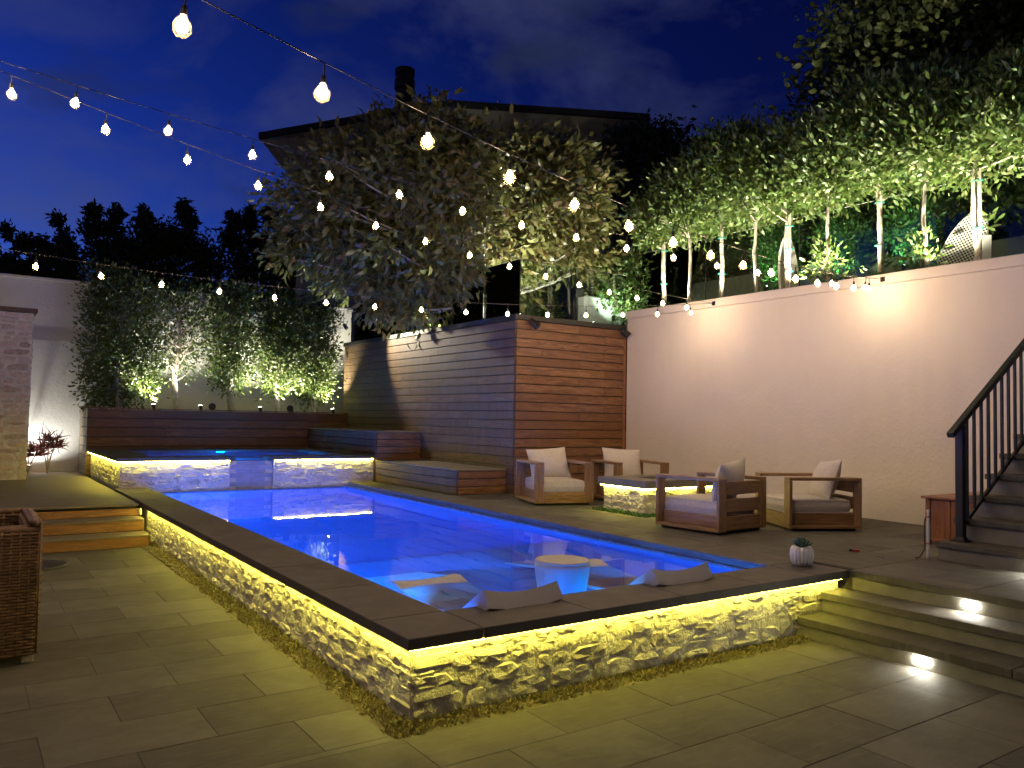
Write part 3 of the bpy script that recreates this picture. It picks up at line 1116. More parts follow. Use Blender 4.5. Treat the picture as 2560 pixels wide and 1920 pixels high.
# coping of the spa
for poly in ([(SX0 - .06, SY - .06), (2.92, SY - .06), (2.92, SY + .44), (SX0 - .06, SY + .44)], [(2.92, SY - .06), (SP0 + .05, SY - .06), (SP0 + .10, SY + .02), (SP0 + .05, SY + .44), (2.92, SY + .44)],
             [(SP1 - .05, SY - .06), (5.40, SY - .06), (5.40, SY + .44), (SP1 - .05, SY + .44), (SP1 - .10, SY + .02)], [(5.40, SY - .06), (SX1 + .01, SY - .06), (SX1 + .01, SY + .44), (5.40, SY + .44)],
             [(SX0 - .06, SY + .44), (SX0 + .53, SY + .44), (SX0 + .53, 15.4), (SX0 - .06, 15.4)], [(SX0 - .06, 15.4), (SX0 + .53, 15.4), (SX0 + .53, 16.99), (SX0 - .06, 16.99)],
             [(SX1 - .43, SY + .44), (SX1 + .01, SY + .44), (SX1 + .01, 15.4), (SX1 - .43, 15.4)], [(SX1 - .43, 15.4), (SX1 + .01, 15.4), (SX1 + .01, 16.99), (SX1 - .43, 16.99)],
             [(SX0 + .53, 16.35), (4.2, 16.35), (4.2, 16.99), (SX0 + .53, 16.99)], [(4.2, 16.35), (SX1 - .43, 16.35), (SX1 - .43, 16.99), (4.2, 16.99)]):
    slab(spa, poly, 0.886, SZ)
tl = MB().cbox((0, 0, 0), (0.238, 0.014, 0.068), 0.0015).mesh('tile', 'spill_tile')
for r_ in range(8):
    z = 0.34 + r_ * 0.071
    x = SP0 + 0.002 + (0.121 if r_ % 2 else 0.0)
    while x + 0.236 < SP1 + 0.02:
        link('tile', tl, spa, at((x + 0.121, SY + 0.062, z), spa))
        x += 0.241
st = MB().box(SX0 - 0.02, SY - 0.045, 0.876, SP0 - 0.02, SY - 0.035, 0.884, 0.001)
st.box(SP1 + 0.02, SY - 0.045, 0.876, SX1 - 0.02, SY - 0.035, 0.884, 0.001)
st.box(SX0 - 0.045, SY - 0.02, 0.876, SX0 - 0.035, 16.97, 0.884, 0.001)
st.build('light_strip', 'strip_light', spa, at((0, 0, 0), spa))
link('spa_light', lm.mesh('spa_light', 'spa_blue'), spa, at((4.3, 16.36, 0.5), spa), rot=(math.pi / 2, 0, 0), scale=(0.7, 0.7, 1))
sw = MB().quad((SX0 + .5, SY + .07, .918), (SX1 - .4, SY + .07, .918), (SX1 - .4, 16.4, .918), (SX0 + .5, 16.4, .918)).build('spa_water', 'spa_water_mat')
tag(sw, kind='structure')

# ------------------------------------------------------------------ timber deck and steps on the far side
deck = thing('timber_deck', 'dark timber deck between the stone pillar and the spa', 'deck', (2.0, 11.43, 0.44))
MB().box(-3.2, 11.50, -0.05, 1.97, 18.1, 0.42, 0.002).build('frame', 'black_metal', deck, at((0, 0, 0), deck))
n = 46
w = (18.05 - 11.43) / n
for i in range(n):
    y = 11.43 + (i + 0.5) * w
    a, c = -3.2, 1.985
    cut = random.uniform(-1.2, 0.9)
    if y > PLY:
        c = PLX - 0.012
        cut = -1
    for p, q in ((a, cut), (cut, c)):
        board(deck, q - p - 0.003, w - 0.006, 0.025, 'wood_deck', ((p + q) / 2, y, 0.4375), 0, math.pi / 2)
dsteps = thing('timber_steps', 'three honey coloured timber steps up to the deck', 'steps', (1.0, 10.7, 0))
for i, (yf, zt) in enumerate(((10.68, 0.15), (11.06, 0.30), (11.415, 0.42))):
    xr_ = 1.988
    zb = (0.004, 0.155, 0.305)[i]
    board(dsteps, 3.6, zt - zb - 0.026 + (0.003 if i == 2 else 0), 0.022, 'wood_step', (xr_ - 1.8, yf + 0.012, (zb + zt - 0.026) / 2), 0, 0, 'riser')
    if i < 2:
        for j in range(3):
            board(dsteps, 3.6, 0.126, 0.024, 'wood_deck', (xr_ - 1.8, yf - 0.012 + 0.065 + j * 0.13, zt - 0.012), 0, math.pi / 2, 'tread')
    MB().box(-1.6, yf + 0.03, 0.0, xr_ - 0.01, yf + 0.36, zt - 0.03, 0.002).build('carriage', 'black_metal', dsteps, at((0, 0, 0), dsteps))
MB().lathe([(0.012, 0), (0.016, 0.02), (0.012, 0.05), (0.008, 0.085)], 8).build('cable_end', 'white_plastic', dsteps, at((2.0, 11.40, 0.31), dsteps))

# ------------------------------------------------------------------ stone pillar
pil = thing('stone_pillar', 'tall pinkish stone pillar with brown cap on the timber deck', 'pillar', (0.2, 16.2, 0.45))
MB().box(-1.2, 16.21, 0.45, 0.985, 17.4, 3.34, 0.01).build('mortar_core', 'mortar', pil, at((0, 0, 0), pil))
stone_face(pil, at((-0.4, 16.21, 0), pil)[:2] + (0,), 0, 1.39, 0.0, 2.89, 'pillar_stone', row=(0.07, 0.16), wid=(0.14, 0.45), depth=(0.016, 0.026), gap=0.016)
stone_face(pil, at((0.985, 16.21, 0), pil)[:2] + (0,), math.pi / 2, 1.15, 0.0, 2.89, 'pillar_stone', row=(0.08, 0.16), wid=(0.16, 0.4), depth=(0.016, 0.026), gap=0.016)
MB().box(-1.3, 16.10, 3.342, 1.05, 17.5, 3.42, 0.006).build('cap', 'brown_cap', pil, at((0, 0, 0), pil))

# ------------------------------------------------------------------ rendered walls
bw = thing('garden_wall', 'grey white rendered wall behind the hedge trees', 'wall', (2, 18.2, 0))
MB().box(-9, 18.2, 0.0, 7.78, 18.5, 4.22, 0.01).build('wall_body', 'back_stucco', bw, at((0, 0, 0), bw))
MB().box(-9, 18.16, 0.0, 2.6, 18.199, 3.05, 0.006).build('wall_base', 'back_stucco', bw, at((0, 0, 0), bw))
MB().box(-9.02, 18.15, 4.222, 7.80, 18.55, 4.28, 0.008).build('wall_cap', 'back_stucco', bw, at((0, 0, 0), bw))

WX = 9.62
ww = thing('garden_wall', 'tall pinkish white rendered wall behind the lounge chairs', 'wall', (WX, 6, 0))
MB().box(WX, -6, 0.2, WX + 0.26, 10.385, 3.46, 0.008).build('wall_body', 'white_stucco', ww, at((0, 0, 0), ww))
MB().box(WX - 0.018, -6, 3.462, WX + 0.28, 10.41, 3.595, 0.01).build('wall_cap', 'white_stucco', ww, at((0, 0, 0), ww))

# ------------------------------------------------------------------ ground of the upper garden
ug = MB().box(WX + 0.27, -8, 2.5, 40, 10.2, 3.42, 0.01)
ug.box(BX0 + 0.15, 10.6, 2.5, 40, BY1, 3.20, 0.01)
tag(ug.build('upper_garden_ground', 'hill_soil'), kind='structure')
hb = MB()
hb.add([(-60, 20, 2.0), (6, 19, 2.8), (24, 19, 3.3), (70, 10, 3.6), (-60, 60, 5), (6, 55, 7), (24, 50, 9), (80, 40, 9)], [(0, 1, 5, 4), (1, 2, 6, 5), (2, 3, 7, 6)])
hb.add([(7.9, 17.31, 3.19), (40, 17.31, 3.19), (40, 19.2, 3.35), (7.9, 19.2, 2.9)], [(0, 1, 2, 3)])
tag(hb.build('hillside', 'hill_soil'), kind='structure')

lw = thing('low_garden_wall', 'low cream wall behind the row of clipped trees', 'wall', (12.5, 7, 3.4))
MB().box(12.5, -2, 3.3, 12.7, 7.38, 4.44, 0.01).build('wall_run', 'low_wall_stucco', lw, at((0, 0, 0), lw))
MB().box(12.5, 7.40, 3.3, 12.72, 15.0, 4.56, 0.01).build('wall_run', 'low_wall_stucco', lw, at((0, 0, 0), lw))
lw2 = thing('planter_wall', 'short pale rendered planter box behind the glass near the white wall corner', 'wall', (10.6, 12.5, 3.2))
MB().box(10.0, 12.0, 3.2, 11.9, 12.25, 4.12, 0.03).build('wall_run', 'back_stucco', lw2, at((0, 0, 0), lw2))


# ------------------------------------------------------------------ glass fences
def fence(label, pts, z0, z1, pane=1.2):
    f = thing('glass_fence', label, 'fence', (pts[0][0], pts[0][1], z0))
    for (x0, y0), (x1, y1) in zip(pts[:-1], pts[1:]):
        L = math.hypot(x1 - x0, y1 - y0)
        n = max(1, round(L / pane))
        a = math.atan2(y1 - y0, x1 - x0)
        for i in range(n):
            m_ = (i + 0.5) / n
            o = MB().cbox((0, 0, 0), (L / n - 0.012, 0.012, z1 - z0), 0.002).build('pane', 'clear_glass', f,
                                                                                  at((x0 + (x1 - x0) * m_, y0 + (y1 - y0) * m_, (z0 + z1) / 2), f), a)
            e = (i + 0.0) / n
            MB().tube([(0, 0, 0), (0, 0, z1 - z0)], 0.007, 6).build('edge_strip', 'black_metal', f, at((x0 + (x1 - x0) * e, y0 + (y1 - y0) * e, z0), f))
        MB().tube([(x0, y0, z1 + 0.004), (x1, y1, z1 + 0.004)], 0.004, 5).build('top_edge', 'white_plastic', f, at((0, 0, 0), f))
    return f


fence('clear glass fence behind the clipped trees above the white wall', [(11.2, 2.0), (11.2, 12.0)], 3.42, 5.04, 2.0)
fence('clear glass fence on top of the timber block', [(BX0 + 0.22, BY1), (BX0 + 0.22, BY0 + 0.22), (BX1 + 0.2, BY0 + 0.22)], 3.28, 4.28)


# ------------------------------------------------------------------ trees
def bez(a, b, c, n=8):
    a, b, c = Vector(a), Vector(b), Vector(c)
    return [(1 - u) ** 2 * a + 2 * u * (1 - u) * b + u * u * c for u in [i / n for i in range(n + 1)]]


def tree(name, label, cat, base, trunk_pts, trunk_r, clumps, per, leaf_len, mat, bark, group=None, spread=0.28, wr=0.36, branch_r=0.012,
         nbr=30, seed=1, droop=0.25, outward=0.6, hang=0.0, simple=False, grow=0.0, center=None):
    r = np.random.default_rng(seed)
    rs = random.Random(seed)
    t_ = thing(name, label, cat, base, group=group)
    B = Vector(base)
    tp = [Vector(p) for p in trunk_pts]
    # smooth trunk
    path = []
    for i in range(len(tp) - 1):
        for k in range(4):
            u = k / 4
            path.append(tp[i].lerp(tp[i + 1], u) + Vector((rs.uniform(-1, 1), rs.uniform(-1, 1), 0)) * trunk_r * 0.18)
    path.append(tp[-1])
    rad = [trunk_r * (1.12 - 0.75 * i / len(path)) for i in range(len(path))]
    b = MB().tube([p - B for p in path], rad, 9)
    C_ = np.array(clumps)
    idx = list(range(len(C_)))
    rs.shuffle(idx)
    for i in idx[:nbr]:
        c = Vector(C_[i])
        # leave the trunk at the point below the clump
        cand = min(path[len(path) // 4:], key=lambda p: (p - c).length + max(0, p.z - c.z + 0.2) * 2)
        mid = cand.lerp(c, 0.5) + Vector((0, 0, -0.1 * (c - cand).length))
        pts = bez(cand, mid, c, 5)
        b.tube([p - B for p in pts], [branch_r * (1.3 - 1.05 * k / 5) for k in range(6)], 5, False)
    b.build('trunk', bark, t_, smooth=True)
    n = len(C_) * per
    ci = np.repeat(np.arange(len(C_)), per)
    off = r.normal(size=(n, 3)) * spread
    P = C_[ci] + off
    cen = np.array(center) if center is not None else C_.mean(0)
    D = off / (np.linalg.norm(off, axis=1)[:, None] + 1e-6) * 0.8 + (P - cen) * outward / (np.abs(P - cen).max() + 1e-6) + r.normal(size=(n, 3)) * 0.45
    D[:, 2] += grow - hang
    D /= np.linalg.norm(D, axis=1)[:, None]
    L = leaf_len * r.uniform(0.45, 1.2, n)
    o = leaf_obj('crown', P - np.array(B), D, L, wr, mat, t_, r, simple=simple, droop=droop)
    return t_


def shell(c, rad, n, seed, inner=0.45, flat=None):
    r = np.random.default_rng(seed)
    v = r.normal(size=(n, 3))
    v /= np.linalg.norm(v, axis=1)[:, None]
    k = (inner + (1 - inner) * r.random(n) ** 0.5)[:, None]
    P = np.array(c) + v * k * np.array(rad)
    if flat is not None:
        P[:, 2] = np.maximum(P[:, 2], flat + r.random(n) * 0.2)
    return P


def boxc(x0, x1, y0, y1, z0, z1, n, seed):
    r = np.random.default_rng(seed)
    return np.stack([r.uniform(x0, x1, n), r.uniform(y0, y1, n), r.uniform(z0, z1, n)], 1)


# hedge trees in the timber planter
GH = 'hedge trees in the timber planter'
hy = 17.55
hedge = [(2.58, 0.62, 'dense dark hedge tree at the end of the planter next to the stone pillar', 1.82, 165, 0.0),
         (3.66, 0.46, 'sparse hedge tree with bare pale branches showing', 2.45, 62, 0.0),
         (4.76, 0.46, 'hedge tree with thick grey trunk in the middle of the planter', 2.25, 120, 0.0),
         (5.78, 0.42, 'bright green uplit hedge tree, second from the timber block', 2.25, 115, 0.0),
         (6.62, 0.40, 'last hedge tree of the planter, beside the timber block', 2.05, 110, 0.0)]
for i, (x, hw, lab, zlo, nc, _) in enumerate(hedge):
    cl_ = boxc(x - hw, x + hw, hy - 0.34, hy + 0.30, zlo, 4.28 + random.uniform(-0.1, 0.18), nc, 40 + i)
    # rounded shoulders and a tapered foot
    f = (cl_[:, 2] - zlo) / (4.3 - zlo)
    s = np.clip(0.42 + f * 1.35, 0.4, 0.94) if i else np.ones(len(f))
    cl_[:, 0] = x + (cl_[:, 0] - x) * s
    tree('hedge_tree', lab, 'tree', (x, hy, PLZ - 0.12), [(x + 0.03, hy - 0.05, PLZ - 0.12), (x - 0.04, hy - 0.06, 2.3), (x + 0.03, hy - 0.05, 3.0), (x, hy, 4.0)],
         0.06 if i != 2 else 0.075, cl_, 75 if i != 1 else 48, 0.085, 'leaf_hedge', 'bark_pale' if i == 1 else 'bark_grey', GH, spread=0.13, wr=0.42, nbr=90 if i == 1 else 34,
         branch_r=0.018 if i == 1 else 0.012, seed=60 + i, grow=0.25)

# big-leaved tree growing from the top of the timber block
mc = (7.35, 13.2, 5.35)
mr = np.random.default_rng(5)
cl1 = shell((7.5, 13.0, 5.45), (2.55, 1.9, 1.9), 330, 5, 0.35, 3.8)
cl2 = shell((5.85, 14.1, 5.3), (1.35, 1.1, 1.45), 100, 6, 0.3, 4.15)
cl3 = shell((9.2, 11.9, 5.6), (1.25, 1.1, 1.35), 100, 8, 0.3, 4.2)
cl4 = shell((6.9, 13.3, 3.95), (1.3, 0.8, 0.55), 40, 9, 0.2)
mag = tree('magnolia_tree', 'big round tree with large drooping leaves above the timber block', 'tree', (8.05, 12.8, 3.2),
           [(8.05, 12.8, 3.15), (8.12, 12.75, 3.9), (7.9, 12.85, 4.5), (7.6, 13.0, 5.4), (7.5, 13.1, 6.4)], 0.16, np.concatenate([cl1, cl2, cl3, cl4]), 64, 0.185, 'leaf_magnolia',
           'bark_white', None, spread=0.165, wr=0.42, branch_r=0.032, nbr=170, seed=12, droop=0.45, hang=0.55, outward=0.8, center=mc)

# clipped row above the white wall
GR = 'clipped standard trees in a row above the white wall'
ROWX = 10.4
labs = ['clipped standard tree with green ties, at the picture edge by the checkered board',
        'clipped standard tree with thin trunk and leafy shoots at its foot, beside the checkered board',
        'clipped standard tree with three green ties on a split pale trunk',
        'clipped standard tree with dark slim trunk behind a leafy sapling',
        'clipped standard tree with pale trunk in front of the white rimmed board',
        'clipped standard tree with a crooked thin trunk, left of the white rimmed board',
        'clipped standard tree with mottled pale trunk at the middle of the row',
        'clipped standard tree with twin slim trunks near the end of the row',
        'last clipped standard tree of the row, nearest the big-leaved tree']
rowy = [4.86, 5.50, 6.16, 6.93, 7.63, 8.24, 8.95, 9.65, 10.28]
for i, y in enumerate(rowy):
    top = 5.95 + 0.2 * math.sin(i * 1.3) + (0.12 if 1 < i < 7 else 0) - (0.25 if i == 8 else 0)
    y0_, y1_ = y - 0.42, y + 0.42
    if i == 0:
        y0_ = 3.6
    cl_ = boxc(ROWX - 0.42, ROWX + 0.45, y0_, y1_, 4.98 - (0.22 if i == 0 else 0), top, 110 if i else 210, 80 + i)
    fz = (cl_[:, 2] - cl_[:, 2].min()) / (top - cl_[:, 2].min())
    cl_[:, 2] += (1 - fz) * 0.30 * np.minimum(1, ((cl_[:, 1] - y) / 0.42) ** 2)
    spikes = boxc(ROWX - 0.3, ROWX + 0.3, y0_, y1_, top, top + 0.22, 14, 180 + i)
    tt = tree('clipped_tree', labs[i], 'tree', (ROWX, y, 3.4), [(ROWX, y, 3.38), (ROWX + random.uniform(-.03, .03), y + random.uniform(-.035, .035), 3.9), (ROWX + random.uniform(-.03, .03), y + random.uniform(-.035, .035), 4.4), (ROWX - 0.01, y + random.uniform(-.02, .02), 4.9), (ROWX, y, 5.5)],
              0.045 if i % 2 == 0 else 0.034, np.concatenate([cl_, spikes]), 64, 0.108, 'leaf_row', 'bark_pale' if i % 2 == 0 else 'bark_grey', GR, spread=0.115, wr=0.42, nbr=22, seed=100 + i, grow=0.45)
    if i % 2 == 0:
        MB().tube([(-0.045, -0.06, 0), (-0.04, -0.055, 1.5)], 0.022, 8).build('stake', 'bark_pale', tt)
        for z in ((0.75, 1.35) if i != 4 else (0.6, 0.95, 1.3)):
            MB().lathe([(0.062, -0.012), (0.068, 0.0), (0.062, 0.014)], 12, (-0.012, -0.025, z), cap=False).build('tie', 'tie_green', tt)


# small shrubs and saplings of the upper garden
def shrub(name, label, c, rad, n, leaf_len, mat, seed, per=30, group=None, bark='bark_dark', z0=3.4, spread=0.09, wr=0.4):
    cl_ = shell(c, rad, n, seed, 0.3)
    return tree(name, label, 'shrub', (c[0], c[1], z0), [(c[0], c[1], z0), (c[0] + .02, c[1], (z0 + c[2]) / 2), (c[0], c[1], c[2])], 0.02, cl_, per, leaf_len, mat, bark, group, spread=spread, wr=wr, nbr=14,
                branch_r=0.008, seed=seed, grow=0.3)


shrub('sapling', 'upright leafy sapling at the foot of a slim dark trunk above the wall', (10.35, 6.95, 3.98), (0.10, 0.16, 0.42), 20, 0.11, 'leaf_row', 301, 16)
shrub('sapling', 'leafy sapling by the checkered board, at the foot of a thin trunk', (10.35, 5.56, 3.85), (0.10, 0.14, 0.34), 18, 0.11, 'leaf_row', 302, 16)
shrub('sapling', 'small shoots at the foot of the trunk with green ties', (10.3, 6.2, 3.62), (0.08, 0.14, 0.14), 8, 0.11, 'leaf_row', 303, 10)
shrub('shrub', 'green lit shrub right of the white rimmed board', (12.0, 7.7, 4.72), (0.3, 0.42, 0.62), 60, 0.09, 'leaf_green', 304, 40)
shrub('shrub', 'green lit shrub behind the checkered board', (12.0, 6.55, 4.75), (0.3, 0.36, 0.66), 60, 0.09, 'leaf_green', 305, 40)
shrub('shrub', 'green lit shrub left of the white rimmed board', (12.0, 9.0, 4.75), (0.3, 0.42, 0.62), 60, 0.09, 'leaf_green', 306, 40)
shrub('shrub', 'round grey green shrub behind the glass at the wall corner', (10.9, 11.9, 4.35), (0.7, 0.6, 0.65), 90, 0.10, 'leaf_row', 307, 40)
shrub('shrub', 'dark bush behind the glass left of the wall corner', (9.6, 13.4, 4.0), (0.7, 0.6, 0.7), 80, 0.10, 'leaf_dark', 308, 40, z0=3.2)

# dark tree behind the row, top of the picture
cl_ = np.concatenate([shell((16.9, 8.6, 9.0), (2.3, 2.6, 3.6), 330, 401, 0.35), shell((18.3, 6.0, 8.6), (2.6, 2.8, 4.0), 330, 402, 0.35), shell((15.8, 9.6, 7.3), (1.5, 1.6, 1.7), 120, 403, 0.3)])
tree('dark_tree', 'huge dark leafy tree rising behind the clipped row', 'tree', (17.0, 8.2, 3.4), [(17, 8.2, 3.3), (16.9, 8.3, 6), (17.1, 8.2, 9), (17.3, 8, 11)], 0.25, cl_, 105, 0.18, 'leaf_dark', 'bark_dark',
     None, spread=0.36, wr=0.6, nbr=80, branch_r=0.05, seed=403, droop=0.3)

# evergreen backdrop of the upper garden: one dark mass
r_ = np.random.default_rng(77)
n = 26000
P = np.stack([r_.uniform(13.2, 15.5, n), r_.uniform(-1, 15.5, n), 3.4 + r_.beta(1.2, 1.0, n) * 2.6], 1)
D = r_.normal(size=(n, 3)); D /= np.linalg.norm(D, axis=1)[:, None]
o = leaf_obj('undergrowth', P, D, r_.uniform(0.10, 0.2, n), 0.45, 'leaf_dark', None, r_, simple=True)
tag(o, 'dark evergreen undergrowth behind the low cream wall', 'undergrowth', kind='stuff')

# dark wood on the hill at the left, one mass of feathery crowns
prof = [(-4, 9.4), (0, 9.0), (2.0, 8.9), (3.6, 9.3), (4.6, 9.8), (5.4, 10.2), (6.6, 10.2), (7.6, 9.7), (8.6, 9.6), (9.8, 9.9), (12, 9.0)]
Ps, Ds = [], []
r_ = np.random.default_rng(78)
x = -6.0
while x < 13.5:
    zt = np.interp(x, [p[0] for p in prof], [p[1] for p in prof]) + r_.uniform(-0.9, 0.35)
    yb = 36.5 - 0.62 * (x - 2) + r_.uniform(-1.2, 1.2)
    for q in range(13):
        u = r_.random() ** 0.7
        rad = 0.25 + 0.55 * (1 - u)
        c = np.array([x + r_.normal() * (0.12 + 0.75 * (1 - u)), yb + r_.normal() * 0.5, 4.0 + (zt - 4.0 - rad) * u])
        v = r_.normal(size=(190, 3))
        v /= np.linalg.norm(v, axis=1)[:, None]
        Ps.append(c + v * (r_.random(190) ** 0.4)[:, None] * np.array([rad, rad, rad * 1.25]))
    x += r_.uniform(0.4, 0.8)
nb = 26000
xb = r_.uniform(-6, 13.5, nb)
Ps.append(np.stack([xb, 37.0 - 0.62 * (xb - 2) + r_.normal(size=nb) * 0.6, 3.5 + r_.random(nb) ** 0.8 * (np.interp(xb, [p[0] for p in prof], [p[1] for p in prof]) - 4.6 + 0.35 * np.sin(xb * 5) + 0.2 * np.sin(xb * 13))], 1))
P = np.concatenate(Ps)
D = r_.normal(size=P.shape); D[:, 2] -= 0.6
D /= np.linalg.norm(D, axis=1)[:, None]
o = leaf_obj('treeline', P, D, r_.uniform(0.14, 0.32, len(P)), 0.42, 'leaf_dark', None, r_, simple=True)
tag(o, 'black treeline on the hill behind the garden wall', 'treeline', kind='stuff')
# dark creeper-covered slope right of the house
n = 34000
u = r_.random(n)
P = np.stack([17.0 + u * 6.5 + r_.normal(size=n) * .25, 19.0 - u * 4.4 + r_.normal(size=n) * .5, 3 + r_.random(n) ** 0.6 * (np.interp(u, [0, .15, .3, .5, .75, 1], [7.9, 8.3, 7.7, 7.3, 6.6, 5.4]) + 0.25 * np.sin(u * 40))], 1)
D = r_.normal(size=(n, 3)); D /= np.linalg.norm(D, axis=1)[:, None]
o = leaf_obj('ivy_slope', P, D, r_.uniform(0.14, 0.30, n), 0.5, 'leaf_dark', None, r_, simple=True)
tag(o, 'dark creeper covered slope beside the house', 'creeper', kind='stuff')

# ------------------------------------------------------------------ the house on the hill
hx, hyv = 12.85, 22.72
haz = R(-34.64)
house = thing('house', 'dark house with low gable roof and round chimney behind the big-leaved tree', 'house', (hx, hyv, 3.0), haz)
# local x along the picture plane, y away
Lx, Rx = -6.2, 6.75
poly = [(Lx + 1.0, 0.0), (Rx - 0.3, 0.0), (Rx - 0.3, 8.1), (0.0, 8.75), (Lx + 1.0, 7.2)]
wb = MB()
vs = [(x, 1.4, z) for x, z in poly] + [(x, 9.0, z) for x, z in poly]
wb.add(vs, [(0, 1, 2, 3, 4), (9, 8, 7, 6, 5), (0, 5, 6, 1), (1, 6, 7, 2), (2, 7, 8, 3), (3, 8, 9, 4), (4, 9, 5, 0)])
wb.build('wall', 'house_wall', house)
rf = MB()
for (xa, za), (xb, zb_) in (((Lx, 7.98), (0, 9.2)), ((0, 9.2), (Rx, 8.86))):
    vs = [(xa, 0, za), (xb, 0, zb_), (xb, 9.6, zb_), (xa, 9.6, za), (xa, 0, za - 0.2), (xb, 0, zb_ - 0.2), (xb, 9.6, zb_ - 0.2), (xa, 9.6, za - 0.2)]
    rf.add(vs, [(0, 1, 2, 3), (7, 6, 5, 4), (0, 4, 5, 1), (1, 5, 6, 2), (2, 6, 7, 3), (3, 7, 4, 0)])
roof = rf.build('roof', 'house_roof', house)
sf = MB()
vs = [(Lx + 0.05, 0.1, 7.77), (0, 0.1, 8.98), (0, 1.38, 8.7), (Lx + 1.0, 1.38, 6.5)]
sf.add(vs, [(0, 1, 2, 3)])
vs = [(0, 0.1, 8.98), (Rx - .05, 0.1, 8.64), (Rx - .3, 1.38, 7.7), (0, 1.38, 8.2)]
sf.add(vs, [(0, 1, 2, 3)])
sf.build('soffit', 'house_wall', house)
MB().lathe([(0.30, 8.4), (0.30, 9.9), (0.35, 9.92), (0.35, 10.25), (0.31, 10.27), (0.31, 10.4), (0.34, 10.42), (0.34, 10.62), (0.2, 10.64)], 18, (-1.55, 1.0, 0)).build('chimney', 'house_roof', roof)

# ------------------------------------------------------------------ string lights
m = newmat('bulb_glass')
t = NT(m)
tr = t.n('ShaderNodeBsdfTransparent')
tl = t.n('ShaderNodeBsdfTranslucent')
tl.inputs[0].default_value = (1.0, 0.72, 0.36, 1)
ms = t.n('ShaderNodeMixShader')
ms.inputs[0].default_value = 0.02
t.l(tr.outputs[0], ms.inputs[1])
t.l(tl.outputs[0], ms.inputs[2])
t.out(ms.outputs[0])
core_me = MB().lathe([(0.007, -0.010), (0.016, -0.021), (0.0215, -0.037), (0.0205, -0.048), (0.013, -0.059), (0.004, -0.064)], 16).mesh('filament', 'bulb_light', True)
bulb_prof = [(0.0115, 0.0), (0.018, -0.008), (0.029, -0.024), (0.035, -0.043), (0.033, -0.059), (0.022, -0.074), (0.004, -0.081)]
bulb_me = MB().lathe(bulb_prof, 20).mesh('bulb', 'bulb_glass', True)
sock_me = MB().lathe([(0.005, 0.040), (0.010, 0.036), (0.0125, 0.024), (0.013, 0.002), (0.010, 0.0)], 10).tube([(0, 0, 0.036), (0, 0, 0.092)], 0.0035, 6).mesh('lamp_holder', 'black_metal', False)
A1, A2 = Vector((9.58, 5.63, 3.523)), Vector((9.58, 8.40, 3.519))
STR = [('string light strand crossing highest, from the front wall hook over the pool', A1, 196.12, .626, 2.449, -.140, .0112, 13.3),
       ('string light strand from the front wall hook, the flatter one running to the upper left', A1, 174.68, .621, 2.191, -.030, .0092, 13.3),
       ('string light strand from the far wall hook, rising across the big-leaved tree', A2, 191.06, .628, .758, -.037, .0092, 13.3),
       ('lowest string light strand from the far wall hook, running above the hedge trees', A2, 170.72, .619, .428, -.124, .0112, 13.3)]
for lab, A, az, sp, o0, s1, s2, tmax in STR:
    az = R(az)

    def P_(t_, drop=0.0):
        return Vector((math.cos(az) * t_, math.sin(az) * t_, s1 * t_ + s2 * t_ * t_ - drop))
    s_ = thing('string_light', lab, 'string light', tuple(A), group='bulb strands slung over the pool')
    ts = []
    t_ = o0
    while t_ - sp > 0.15:
        t_ -= sp
    while t_ < tmax:
        ts.append(t_)
        t_ += sp
    wire = MB()
    pts = []
    tt_ = 0.0
    while tt_ < tmax + 0.5:
        pts.append(P_(tt_))
        tt_ += 0.155
    wire.tube(pts, 0.003, 5)
    wire.build('cable', 'cable', s_)
    for t_ in ts:
        p = P_(t_, 0.094)
        h_ = link('lamp_holder', sock_me, s_, tuple(p), random.uniform(0, 6), rot=(random.uniform(-.12, .12), random.uniform(-.12, .12), 0))
        link('bulb', bulb_me, h_)
        link('filament', core_me, h_)
for A, lab in ((A1, 'small metal hook on the white wall holding two light strands, nearer the stairs'), (A2, 'small metal hook on the white wall holding two light strands, nearer the timber block')):
    hk = thing('wall_hook', lab, 'hook', (WX - 0.02, A.y, A.z))
    MB().box(-0.012, -0.03, -0.03, 0.0, 0.03, 0.03, 0.003).build('plate', 'black_metal', hk)
    MB().tube([(0, 0, 0), (-0.03, 0, 0.0), (-0.045, 0, -0.02), (-0.03, 0, -0.035)], 0.006, 6).build('hook', 'black_metal', hk)


# ------------------------------------------------------------------ cushions
def cushion(w, d, h, pinch=0.0, n=14, p=6.0, puff=1.0, edge=0.45):
    """closed padded slab centred at the origin"""
    b = MB()
    vs, fs = [], []
    for side in (1, -1):
        for i in range(n + 1):
            for j in range(n + 1):
                u, v = -1 + 2 * i / n, -1 + 2 * j / n
                u2, v2 = math.copysign(1 - (1 - abs(u)) ** 1.6, u), math.copysign(1 - (1 - abs(v)) ** 1.6, v)
                e = ((1 - abs(u2) ** p) * (1 - abs(v2) ** p))
                z = side * h / 2 * (max(e, 0) ** edge) * (1 + puff * 0.12 * (1 - u * u) * (1 - v * v))
                x = u2 * w / 2 * (1 - pinch * (1 - v2 * v2))
                y = v2 * d / 2 * (1 - pinch * (1 - u2 * u2))
                vs.append((x, y, z))
    m = (n + 1) * (n + 1)
    for s in range(2):
        for i in range(n):
            for j in range(n):
                a, b_, c, d_ = (s * m + i * (n + 1) + j, s * m + (i + 1) * (n + 1) + j, s * m + (i + 1) * (n + 1) + j + 1, s * m + i * (n + 1) + j + 1)
                fs.append((a, b_, c, d_) if s == 0 else (d_, c, b_, a))
    return b.add(vs, fs)


